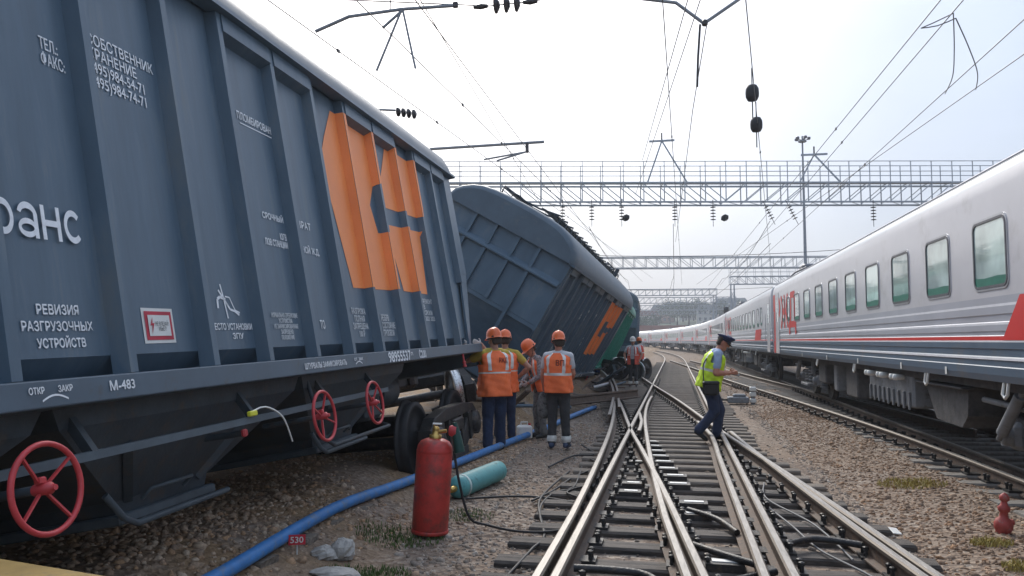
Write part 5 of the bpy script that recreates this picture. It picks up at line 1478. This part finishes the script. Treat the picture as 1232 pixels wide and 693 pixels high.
# worker in mustard shirt, back to us, both hands up on the wagon sill
p0 = gz(595, 545, 0)
person('person', 'worker in mustard t-shirt, orange vest and helmet, leaning both hands on the wagon sill', (p0.x, p0.y, .03), 38, 1.80,
       stand(elL=(-.36, .20, 1.32), wrL=(-.26, .36, 1.57), elR=(.12, .27, 1.28), wrR=(-.06, .36, 1.57), hdL=(-.6, .5, .35), hdR=(-.6, .5, .35), tdL=(.4, 0, 1), tdR=(.4, 0, 1), look=(-.3, 1, -.15), shL=(-.185, .03, 1.42), shR=(.185, .03, 1.42), ankL=(-.13, -.04, .075), ankR=(.13, .06, .075)),
       yellow_t, navy, hi_orange, skin_m, boot_m, bulk=1.18, gloves=(glove_m, glove_m), vz=(.80, 1.47), letters='РЖД')
p0 = gz(606, 533, 0)
person('person', 'worker half hidden behind the mustard shirted man, hand on hip, orange helmet', (p0.x + .02, p0.y, .03), 8, 1.79,
       stand(elR=(.40, -.06, 1.20), wrR=(.20, .06, 1.02), tdR=(0, 0, 1), hdR=(-.7, .3, -.4), look=(-.1, 1, -.25)),
       yellow_t, navy, hi_orange, skin_m, boot_m, bulk=1.05, vz=(.80, 1.47))
p0 = gz(650, 529, 0)
person('person', 'worker in open orange vest over checked shirt and camouflage trousers, looking down', (p0.x, p0.y, .03), 128, 1.70,
       stand(hipL=(-.09, -.04, .90), hipR=(.09, -.04, .90), shL=(-.18, .10, 1.38), shR=(.18, .10, 1.38), neck=(0, .14, 1.465), head=(0, .20, 1.565), look=(.1, 1, -.75), elL=(-.24, .12, 1.11), elR=(.25, .10, 1.11), wrL=(-.14, .30, .98), wrR=(.12, .30, .98), hdL=(.6, .4, -.3), hdR=(-.6, .4, -.3)),
       plaid, camo, hi_orange, skin_red, boot_m, vest_open=True, sleeve=1.6, gloves=(glove_m, glove_m), vz=(.86, 1.44))
p0 = gz(672, 541, 0)
person('person', 'worker in pale t-shirt and orange vest seen from behind, dark trousers with reflective cuffs', (p0.x, p0.y, .02), -6, 1.77,
       stand(elL=(-.245, .0, 1.14), wrL=(-.25, .08, .90), elR=(.22, .06, 1.15), wrR=(.12, .22, 1.0), ankL=(-.10, -.03, .075), ankR=(.12, .03, .075), look=(-.5, 1, -.2)),
       white_t, darkgrey, hi_orange, skin_red, boot_blue, gloves=(glove_m, None), cuff=reflect_m, bulk=1.06, letters='ВП')
# camouflage bag held by that worker
wb = gz(651, 527, 0); bag = MB(); n = 16
prof = [(.05, .0), (.09, .03), (.105, .12), (.10, .25), (.075, .36), (.03, .42)]
bag.v = []; rows = len(prof)
vs = [(r_ * math.cos(2 * math.pi * k / n) * (1 + .12 * math.sin(3 * k + 9 * h)), .7 * r_ * math.sin(2 * math.pi * k / n) * (1 + .1 * math.cos(2 * k + 7 * h)), h) for r_, h in prof for k in range(n)]
bag.add(vs, [(i * n + k, i * n + (k + 1) % n, (i + 1) * n + (k + 1) % n, (i + 1) * n + k) for i in range(rows - 1) for k in range(n)], True); bag.add(vs[:n], [tuple(range(n))[::-1]]); bag.add(vs[-n:], [tuple(range(n))])
bo_ = bag.build('tool_bag', camo); p4 = gz(672, 541, 0); bo_.location = (p4.x - .25, p4.y + .10, .47); tag(bo_, 'limp grey camouflage bag hanging from the gloved hand of the pale shirted worker', 'bag')

# man in yellow vest and peaked cap stepping over the rails
p0 = gz(857, 531, .05)
person('person', 'man in yellow vest and navy peaked cap stepping over rails, looking at his phone', (p0.x - .02, p0.y, .06), -84, 1.78,
       stand(hipL=(-.09, -.02, .91), hipR=(.09, -.02, .91), kneeL=(-.09, .16, .50), ankL=(-.09, .10, .075), kneeR=(.09, .05, .49), ankR=(.09, -.20, .15), toeR=(.05, .8, -.6), shL=(-.18, .10, 1.39), shR=(.18, .10, 1.39), neck=(0, .15, 1.475), head=(0, .215, 1.575), look=(0, 1, -.55),
             elR=(.24, .06, 1.10), wrR=(.14, .29, 1.09), elL=(-.22, .10, 1.11), wrL=(-.08, .31, 1.10), hdR=(-.35, .9, .1), hdL=(.35, .9, .1), tdR=(0, 0, 1), tdL=(0, 0, 1), curlR=.9, curlL=.9),
       sky_shirt, navy, hi_yellow, skin_red, boot_m, head='cap', group='railway staff', bulk=1.2, vz=(.84, 1.45), sleeve=.62)
ph = MB().rbox((0, 0, 0), .07, .14, .012, bev=.004).build('phone', band_black); ph.location = (p0.x + .39, p0.y - .02, 1.15); ph.rotation_euler = (R(15), R(-25), R(60)); tag(ph, 'small dark phone held by the man in the peaked cap', 'phone')
sb = MB(); sb.rbox((0, 0, 0), .26, .10, .22, bev=.03); sb.rbox((0, -.02, .09), .27, .10, .06, bev=.02); so = sb.build('shoulder_bag', band_black); so.location = (p0.x - .02, p0.y - .27, .93); so.rotation_euler = (0, 0, R(4)); tag(so, 'black bag at the hip of the man in the yellow vest', 'bag')
MB().tube(catmull([(-.11, 0, .10), (-.10, .06, .40), (.06, .18, .56), (.10, .3, .4)], .05), .010, 6).build('strap', band_black, so)

# far workers by the wreckage
p0 = gz(762, 466, 0)
person('person', 'far worker in open red jacket and pale t-shirt standing before the loose wheelset', (p0.x, p0.y, .03), 175, 1.76,
       stand(elL=(-.32, -.02, 1.16), wrL=(-.26, .10, .96), elR=(.32, -.02, 1.16), wrR=(.26, .10, .96)), white_t, darkgrey, mat('red_jacket', (.66, .10, .06), .8, var=.15), skin_m, boot_m, vest_open=True, stripes=True, cuff=reflect_m, helmet=helmet_w, vz=(.80, 1.46), voxel=.016, group='workers by the wreckage')
p0 = gz(770, 457, 0)
person('person', 'farthest worker in red and white hooped vest beside the wheelset', (p0.x, p0.y, .03), 60, 1.76, stand(), white_t, darkgrey, mat('red_jacket', (.66, .10, .06)), skin_m, boot_m, voxel=.016, group='workers by the wreckage')

# ================================================================== PROPS
# long blue pipe
def on_ground(x, y, off=.0):
    p = gz(x, y, .05)
    for _ in range(8): p = gz(x, y, gh(p.x, p.y) + off)
    return p


pp_ = [on_ground(x, y, .07) for x, y in ((215, 722), (270, 693), (400, 620), (480, 582), (560, 552), (610, 533), (660, 514), (690, 500), (716, 489))]
bp_ = MB().tube(catmull([(p.x, p.y, gh(p.x, p.y) + .07 + .012 * math.sin(i * 1.3)) for i, p in enumerate(pp_)], .3), .051, 14).build('water_pipe', pipe_blue); tag(bp_, 'long bright blue plastic pipe snaking over the ballast past the workers', 'pipe')
for f_ in (.38, .72): pass
# red gas cylinder
rc = empty('gas_cylinder', gz(517, 640, .0)); tag(rc, 'tall red gas cylinder with brass valve standing on the ballast', 'gas cylinder'); rc.rotation_euler = (R(-1), R(3), 0)
MB().lathe([(.135, 0), (.150, .015), (.162, .04), (.162, .70), (.160, .705), (.164, .715), (.160, .727), (.155, .76), (.13, .80), (.085, .822), (.05, .83)], n=40).build('shell', cyl_red, rc)
MB().lathe([(.150, 0), (.1655, .004), (.1655, .030), (.1615, .034)], (0, 0, -.005), n=36).build('foot_ring', cyl_red, rc)
vl = MB(); vl.lathe([(.055, 0), (.055, .03), (.035, .035), (.03, .07)], (0, 0, .828), n=16); vl.tube([(0, 0, .88), (.10, 0, .90)], .016, 8); vl.lathe([(.03, 0), (.032, .02), (.02, .03)], (0, 0, .90), n=12); vl.tube([(-.02, 0, .93), (-.02, 0, .95)], .01, 6); va = vl.build('valve', brass, rc)
MB().tube([(-.03, -.01, .955), (.05, .01, .955)], .010, 6).build('valve_handle', plastic_white, va)
rg = MB(); rg.lathe([(.045, -.03), (.055, 0), (.045, .035)], (.16, 0, .905), 'X', 14); rg.build('regulator', red_wheel, rc)
gr = MB(); gr.tube([(.17, 0, .98), (.20, 0, .84), (.235, -.01, .72)], [.02, .045, .05], 10); gr.build('torch_grip', mat('dark_green_rubber', (.01, .05, .04), .5), rc)
hs = empty('rubber_hose', (rc.location.x + .22, rc.location.y, .72)); tag(hs, 'black rubber hose running from the red cylinder down to the ballast', 'hose')
hp = [(0, 0, 0), (.05, .02, -.30), (.12, .1, -.60), (.25, .2, -.68), (.6, .1, -.70), (.95, .25, -.70), (1.15, .9, -.70), (1.0, 1.5, -.69), (.75, 1.9, -.69), (.95, 2.3, -.69), (1.25, 2.0, -.68)]
MB().tube(catmull(hp, .06), .012, 7).build('tube', rubber, hs)
# teal cylinder lying down
a, b = gz(548, 588, .12), gz(601, 566, .12); tcy = empty('gas_cylinder', (a.x, a.y, .125)); tag(tcy, 'worn teal gas cylinder lying on its side behind the red one', 'gas cylinder')
d = (b - a); d.z = 0; Lc = d.length; tcy.rotation_euler = (0, 0, math.atan2(d.y, d.x))
MB().lathe([(.04, -.02), (.09, .0), (.118, .05), (.122, .10), (.122, Lc - .10), (.118, Lc - .05), (.09, Lc), (.04, Lc + .02)], axis='X', n=30).build('shell', cyl_teal, tcy)
MB().lathe([(.02, -.12), (.035, -.10), (.035, -.02)], axis='X', n=12).build('valve', brass, tcy)
MB().lathe([(.126, .12), (.128, .125), (.128, .155), (.126, .16)], axis='X', n=30).build('band', mat('pale_band', (.45, .55, .52), .6), tcy)
white_can = mat('white_can', (.86, .85, .80), .5, var=.08)
# white canister
wc = empty('jerry_can', gz(631, 529, 0)); tag(wc, 'small white plastic jerry can on the ballast between the workers', 'canister'); wc.rotation_euler = (0, 0, R(20))
MB().rbox((0, 0, .13), .26, .17, .24, bev=.03).build('body', white_can, wc); MB().tube([(-.06, 0, .25), (-.06, 0, .30), (.05, 0, .30), (.05, 0, .25)], .014, 8).build('handle', plastic_white, wc); MB().lathe([(.025, 0), (.025, .03)], (.09, 0, .25), n=12).build('cap', red_wheel, wc)
# number plate 530 and pale lumps of concrete
sg = empty('kilometre_sign', on_ground(357, 668)); tag(sg, 'tiny red plate reading 530 beside the blue pipe', 'sign'); sg.rotation_euler = (0, 0, R(22))
MB().rbox((0, 0, .115), .125, .006, .075, bev=.001).build('plate', mat('sign_red', (.55, .03, .05), .5), sg); MB().tube([(0, .012, -.02), (0, .012, .14)], .007, 6).build('stake', plate_pale, sg)
put_text(fit_text('530', .095, .045, bold=.02), 'lettering', plastic_white, sg, (-.048, -.0055, .094), (1, 0, 0), (0, 0, 1))
def rock(name, loc, s, label, seed, col=None):
    rn = np.random.default_rng(seed); mb = MB(); ellipsoid(mb, (0, 0, 0), *s, n=12, m=8)
    mb.v = [tuple(np.array(q) * (1 + .16 * math.sin(9 * q[0] / s[0] * .7 + seed) * math.cos(5 * q[2] / s[2] + seed) + rn.uniform(-.05, .05))) for q in mb.v]; mb.sm = [False] * len(mb.sm)
    o = mb.build(name, col or mat('pale_concrete_lump', (.40, .38, .35), .9, var=.25, scale=14, bump=.5, bscale=40)); o.location = loc; tag(o, label, 'rock'); return o
q = gz(412, 672, .0); rock('concrete_lump', (q.x, q.y, .07), (.10, .09, .09), 'upright pale concrete lump beside the 530 plate', 3)
q = gz(390, 674, .0); rock('concrete_lump', (q.x, q.y, .05), (.12, .09, .06), 'low pale concrete lump leaning against the upright one', 5)
q = gz(402, 692, .0); rock('concrete_slab', (q.x, q.y, .02), (.20, .10, .03), 'flat pale concrete flake lying in front of the two lumps', 8)
# ochre cabinet beside the camera
cb_ = empty('trackside_cabinet', (-2.03, 1.98, 0)); tag(cb_, 'low ochre painted metal trackside cabinet below the large hand wheel', 'cabinet'); cb_.rotation_euler = (0, 0, R(-11))
MB().rbox((0, -.02, .46), .66, .52, .92, bev=.012).build('housing', ochre, cb_); MB().rbox((0, -.02, .935), .72, .58, .035, bev=.01).build('lid', ochre, cb_); MB().rbox((.1, -.29, .5), .40, .02, .66, bev=.006).build('door', ochre, cb_)
# red dwarf marker on the right
mk = empty('marker_post', gz(1207, 643, 0.02)); tag(mk, 'short red knobbed marker post on the ballast beside the passenger line', 'post'); mk.rotation_euler = (R(2), R(3), 0)
MB().lathe([(.055, -.05), (.06, .03), (.072, .05), (.075, .09), (.06, .13), (.035, .15), (.03, .19), (.045, .205), (.05, .235), (.03, .255), (.022, .29)], n=16).build('shaft', mat('chipped_red_paint', (.36, .06, .05), .55, var=.25, scale=18, col2=(.25, .2, .17), c2amt=.35, c2scale=16), mk)
MB().lathe([(.02, 0), (.038, .012), (.04, .04), (.028, .06), (.008, .075)], (0, 0, .285), n=14).build('knob', MATS['chipped_red_paint'], mk); MB().rbox((.035, 0, .11), .10, .05, .05, bev=.012).build('lug', MATS['chipped_red_paint'], mk)
# point motor
pm = empty('point_motor', gz(888, 485, 0.0)); pm.scale = (.75, .75, .75); tag(pm, 'grey point motor box with white blocks beside the passenger line', 'point machine')
MB().rbox((0, 0, .12), .75, .55, .22, bev=.03).build('housing', tr_box, pm); MB().rbox((.05, .05, .27), .45, .40, .12, bev=.03).build('lid', tr_box, pm); MB().beam((-.3, -.1, .12), (-1.1, -.15, .12), .06).build('rod', steel_dk, pm)
for z in (.10, .33, .52): MB().rbox((.52, -.05, z), .22, .22, .15, bev=.02).build('white_block', plastic_white, pm)
MB().rbox((.52, -.05, .22), .14, .14, .62, bev=.02).build('post', tr_box, pm)
# torn rail across the ballast, bent rails and broken timbers
a, b = gz(528, 505, .1), gz(768, 477, .25)
db = tag(empty('torn_rail'), 'long torn rail lying aslant over the ballast behind the workers', 'rail'); rail(catmull([(a.x, a.y, .12), ((a.x + b.x) / 2, (a.y + b.y) / 2 - .1, .16), (b.x, b.y, .22)], .8), db, 'length_of_rail', scale=1.35, top=False, tilt=.25)
for i, pts in enumerate([[(700, 472), (712, 466), (722, 462)], [(733, 505), (738, 480), (730, 463), (722, 458)], [(745, 495), (742, 476), (735, 462)]]):
    q = [gz(x, y, .1) for x, y in pts]; t_ = tag(empty('bent_rail'), ['short bent rail stub under the corner of the fallen wagon', 'bent rail curling up beside the crossing frog', 'second bent rail curling beside the first'][i], 'rail')
    rail(catmull([(p.x, p.y, .04 + .12 * k) for k, p in enumerate(q)], .5), t_, 'length_of_rail', top=(i > 0))
for i, (x, y, rz, l) in enumerate(((705, 469, .5, 1.6), (693, 478, 1.1, 1.3), (672, 485, .2, 1.7), (655, 497, .9, 1.2), (716, 452, .7, 1.9), (745, 455, -.4, 1.4), (538, 520, .3, 1.5))):
    q = gz(x, y, .1); o = MB().rbox((0, 0, 0), l, .22, .15, bev=.02).build('broken_timber', sleeper_m); o.location = (q.x, q.y, .10 + .03 * (i % 3)); o.rotation_euler = (R(8 * (i % 3 - 1)), R(6 * (i % 2)), rz)
    tag(o, 'splintered sleeper timber thrown out under the fallen wagon', 'timber', 'broken timbers under the fallen wagon')
for i, (x, y, r_) in enumerate(((668, 458, 1.0), (700, 463, .6))):
    q = gz(714 + i * 8, 470 - i * 10, .1); o = MB().tube([(0, 0, 0), (.5 * r_, .3, .12)], .06, 10).build('pale_pipe_stub', plate_pale); o.location = (q.x, q.y, .2); tag(o, ['pale metal stub poking from the wreck beside the torn rail', 'pale bar hanging off the corner of the fallen wagon'][i], 'metal scrap')
# scrap thrown about under the fallen wagons
for i in range(34):
    if i < 20: x, y = rnd.uniform(-4.9, -3.0), rnd.uniform(13.6, 16.2)
    else: x, y = rnd.uniform(-3.2, -1.9), rnd.uniform(25.5, 33)
    l = rnd.uniform(.5, 1.5); mb = MB(); z0 = gh(x, y)
    if i % 3 == 0: mb.tube([(0, 0, 0), (l * .5, .05, .03), (l, -.05, .12 * rnd.random())], .035, 7)
    elif i % 3 == 1: mb.rbox((l / 2, 0, 0), l, rnd.uniform(.06, .16), .05, bev=.01)
    else: mb.beam((0, 0, 0), (l * .6, 0, 0), .10, .03); mb.beam((l * .6, 0, 0), (l, .15, .10), .10, .03)
    o = mb.build('metal_scrap', [steel_dk, rail_rust, slate_dk][i % 3] if i % 5 else slate_sill); o.location = (x, y, z0 + rnd.uniform(.04, .35)); o.rotation_euler = (rnd.uniform(-.5, .5), rnd.uniform(-.5, .3), rnd.uniform(0, 6.3))
    tag(o, 'twisted dark metal bar thrown out between the derailed wagons' if i < 20 else 'twisted metal bar lying near the tipped green wagon', 'metal scrap', 'scrap between the derailed wagons' if i < 20 else 'scrap by the green wagon')
# loose cables left of the main line
for i, pts in enumerate([[(640, 600), (665, 590), (690, 572), (720, 560), (705, 548)], [(655, 640), (650, 610), (668, 590), (690, 586), (700, 560)], [(610, 690), (640, 660), (655, 640), (650, 600), (685, 565)], [(660, 560), (690, 548), (715, 545), (700, 535)], [(560, 602), (610, 600), (650, 596), (690, 604)]]):
    q = [gz(x, y, .02) for x, y in pts]; o = MB().tube(catmull([(p.x, p.y, gh(p.x, p.y) + .035 + .015 * (k % 2)) for k, p in enumerate(q)], .08), .013, 7).build('loose_cable', rubber)
    tag(o, ['black cable looped on the ballast beside the crossing frog', 'black cable curling along the ends of the timbers', 'long black cable trailing towards the camera', 'short black cable loop before the pale shirted worker', 'straight black cable lying past the teal cylinder'][i], 'cable')
# litter
for i, (x, y) in enumerate(((1076, 638), (1188, 572), (1200, 584), (962, 448), (925, 462))):
    q = gz(x, y, .0); o = MB().rbox((0, 0, .02), .12, .08, .012, rnd.uniform(0, 3), .003).build('paper_scrap', plastic_white); o.location = (q.x, q.y, gh(q.x, q.y) + .01); o.rotation_euler = (.2, .15, i); tag(o, 'crumpled white paper scrap on the brown ballast', 'litter', 'paper scraps by the passenger line')


# grass
def tuft(name, c, rx, ry, n, h, col, label):
    vs, fs = [], []
    for k in range(n):
        a = rnd.uniform(0, 2 * math.pi); q = rnd.random() ** .7; x, y = c[0] + rx * q * math.cos(a), c[1] + ry * q * math.sin(a); z = gh(x, y) + .005
        t = rnd.uniform(0, 2 * math.pi); hh = h * rnd.uniform(.4, 1.1); ln = rnd.uniform(.2, .8) * hh; w = rnd.uniform(.003, .006)
        dx, dy = math.cos(t), math.sin(t); o = len(vs)
        vs += [(x - dy * w, y + dx * w, z), (x + dy * w, y - dx * w, z), (x + dx * ln * .4 + dy * w * .7, y + dy * ln * .4 - dx * w * .7, z + hh * .65), (x + dx * ln * .4 - dy * w * .7, y + dy * ln * .4 + dx * w * .7, z + hh * .65), (x + dx * ln, y + dy * ln, z + hh)]
        fs += [(o, o + 1, o + 2, o + 3), (o + 3, o + 2, o + 4)]
    o = MB().add(vs, fs).build(name, mat(col[0], col[1], .8, var=.35, scale=20)); tag(o, label, 'grass', kind='stuff')
yg, gg = ('dry_grass', (.34, .27, .075)), ('green_grass', (.075, .12, .03))
q = gz(1097, 586); tuft('grass', q, .38, .30, 900, .05, yg, 'patch of yellowed grass on the reddish ballast')
q = gz(1193, 661); tuft('grass', q, .16, .13, 500, .05, yg, 'dry yellow grass tuft near the red marker post')
q = gz(1228, 690); tuft('grass', q, .12, .12, 300, .05, yg, 'yellow grass tuft at the ballast edge')
q = gz(480, 645); tuft('grass', q, .40, .32, 650, .045, gg, 'thin green grass around the foot of the red cylinder')
q = gz(560, 620); tuft('grass', q, .30, .25, 300, .04, gg, 'thin green grass behind the red cylinder')
q = gz(440, 690); tuft('grass', q, .35, .25, 700, .04, gg, 'thin green grass beside the concrete lumps')

# ================================================================== FAR BACKGROUND
hill_m = mat('hill_grass', (.060, .085, .045), .95, var=.4, scale=.03, col2=(.16, .15, .12), c2amt=.4, c2scale=.02)
xs2 = np.linspace(-260, 420, 60); ys2 = np.linspace(250, 700, 36)
def hz(x, y):
    r_ = smooth01(260, 420, y) * 12 + smooth01(400, 650, y) * 9
    r_ *= .75 + .3 * math.sin(x * .013 + 1.1) + .12 * math.sin(x * .041)
    return r_ * smooth01(-200, -60, x) + r_ * .5 * (1 - smooth01(-200, -60, x)) - .5
vv = [(float(x), float(y), hz(float(x), float(y))) for y in ys2 for x in xs2]; nx = len(xs2)
o = MB().add(vv, [(j * nx + i, j * nx + i + 1, (j + 1) * nx + i + 1, (j + 1) * nx + i) for j in range(len(ys2) - 1) for i in range(nx - 1)], True).build('hill', hill_m); tag(o, kind='structure')

leaf_m = mat('far_foliage', (.050, .085, .030), .9, var=.45, scale=.6)
leaf_d = mat('far_foliage_dark', (.030, .052, .026), .9, var=.45, scale=.6)
bark_m = mat('bark', (.09, .07, .05), .9)
TREES = []
def tree_proto(seed, m):
    rn = np.random.default_rng(seed); root = empty('tree')
    t = MB(); t.tube([(0, 0, -1), (.1, 0, 2), (0, .1, 4.5), (.1, 0, 6.5)], [.35, .28, .2, .1], 8)
    for k in range(6):
        a = k * 1.1; t.tube([(0, 0, 3 + .5 * k), (1.6 * math.cos(a), 1.6 * math.sin(a), 4.4 + .5 * k)], [.12, .04], 6)
    t.build('trunk', bark_m, root)
    n = 1500; cl = rn.normal(0, 1, (14, 3)) * np.array([1.5, 1.5, 1.4]) + np.array([0, 0, 5.8]); c = cl[rn.integers(0, 14, n)] + rn.normal(0, .75, (n, 3)); c[:, 2] = np.maximum(c[:, 2], 2.2)
    d1 = rn.normal(0, 1, (n, 3)); d1 /= np.linalg.norm(d1, axis=1)[:, None]; d2 = np.cross(d1, rn.normal(0, 1, (n, 3))); d2 /= np.linalg.norm(d2, axis=1)[:, None]; s = rn.uniform(.14, .32, (n, 1))
    V = np.stack([c - d1 * s - d2 * s * .5, c + d1 * s - d2 * s * .5, c + d1 * s * .7 + d2 * s * .6, c - d1 * s * .7 + d2 * s * .6], 1).reshape(-1, 3)
    mb = MB(); mb.add([tuple(v) for v in V], [(4 * i, 4 * i + 1, 4 * i + 2, 4 * i + 3) for i in range(n)]); mb.build('crown', m, root); return root
protos = [tree_proto(1, leaf_m), tree_proto(2, leaf_d), tree_proto(3, leaf_m)]
used = [False] * 3
tl = [(775, 330), (790, 345), (806, 380), (815, 372), (822, 390), (829, 368), (835, 395), (842, 376), (849, 400), (855, 372), (862, 388), (869, 366), (876, 394), (884, 372), (893, 385), (905, 360), (920, 380), (942, 372), (812, 420), (826, 430), (838, 440), (853, 436), (868, 440), (886, 430)]
for i, (px_, Y) in enumerate(tl):
    k = i % 3; o = protos[k] if not used[k] else copy_tree(protos[k]); used[k] = True
    q = gy(px_, 400, Y); s = rnd.uniform(.75, 1.35); o.location = (q.x, q.y, hz(q.x, q.y)); o.scale = (s * 1.2, s * 1.2, s); o.rotation_euler = (0, 0, rnd.uniform(0, 6))
    tag(o, 'hazy green tree on the far hillside beyond the curving train', 'tree', 'trees on the far hill')
wall_m = mat('far_house_wall', (.48, .45, .41), .9, var=.15, scale=.5); wall_r = mat('far_brick_wall', (.28, .16, .12), .9, var=.15, scale=.5)
roof_r = mat('far_roof_red', (.22, .10, .075), .8, var=.2, scale=.5); roof_g = mat('far_roof_grey', (.22, .23, .24), .7, var=.2, scale=.5)
def house(px_, Y, w, d, h, wm, rm, label, roofh=2.2, rot=0.):
    q = gy(px_, 400, Y); r_ = empty('house', (q.x, q.y, hz(q.x, q.y) if Y > 255 else -.1), (0, 0, rot)); tag(r_, label, 'building')
    MB().box(-w / 2, w / 2, -d / 2, d / 2, -2, h).build('wall', wm, r_)
    MB().prism([(-w / 2 - .4, h), (w / 2 + .4, h), (w / 2 - 1.2, h + roofh), (-w / 2 + 1.2, h + roofh)], -d / 2 - .4, d / 2 + .4, 'Y').build('roof', rm, r_)
    for k in range(int(w / 2.4)):
        for s_ in range(max(1, int(h / 3))): MB().box(-w / 2 + 1.0 + 2.4 * k, -w / 2 + 2.1 + 2.4 * k, -d / 2 - .06, -d / 2 + .02, .9 + 3 * s_, 2.3 + 3 * s_).build('window', glass_dk, r_)
house(788, 262, 26, 9, 5, wall_m, roof_r, 'long low pale building with reddish roof at the end of the line', rot=.1)
house(808, 285, 18, 8, 5, wall_m, roof_g, 'long low pale shed with grey roof left of the wooded hill', 1.6)
house(776, 360, 12, 9, 6, wall_m, roof_r, 'pale house with red roof on the hill above the long building')
house(798, 400, 11, 9, 7, wall_r, roof_g, 'brick house with grey roof among the hillside trees')
house(862, 372, 18, 10, 6, wall_m, roof_g, 'wide pale block with grey roof in front of the hill trees')
house(832, 455, 14, 9, 7, wall_m, roof_r, 'pale house with red roof on top of the far hill')
house(880, 420, 16, 10, 8, wall_m, roof_g, 'pale block with grey roof showing between the hill trees')
# signal head above the train roof
q = gy(872, 374, 122); sg2 = empty('signal_post', (q.x + .2, q.y, 0)); tag(sg2, 'dark signal head on a post sticking up beyond the train roof', 'signal')
MB().tube([(0, .2, 0), (0, .2, 5.4)], .09, 10).build('post', pole_m, sg2); MB().rbox((0, 0, 5.9), .75, .4, 1.9, bev=.1).build('signal_head', rubber, sg2)
for k in range(3): MB().lathe([(.14, 0), (.16, -.16), (.17, -.2)], (0, -.2, 5.3 + .55 * k), 'Y', 14).build('lamp_hood', rubber, sg2)

# ================================================================== HAZE
hb = MB().box(-420, 520, -60, 760, -2.0, 60).build('haze', mat('tmp', (1, 1, 1))); tag(hb, 'thin pale haze in the air over the yard', kind='stuff')
hm_ = bpy.data.materials.new('haze_air'); hm_.use_nodes = True; nn_ = hm_.node_tree.nodes; nn_.clear()
ho_ = nn_.new('ShaderNodeOutputMaterial'); pv_ = nn_.new('ShaderNodeVolumePrincipled'); pv_.inputs['Color'].default_value = (.9, .94, 1, 1); pv_.inputs['Density'].default_value = .0008; pv_.inputs['Anisotropy'].default_value = .2
hm_.node_tree.links.new(pv_.outputs[0], ho_.inputs['Volume']); hb.data.materials.clear(); hb.data.materials.append(hm_)
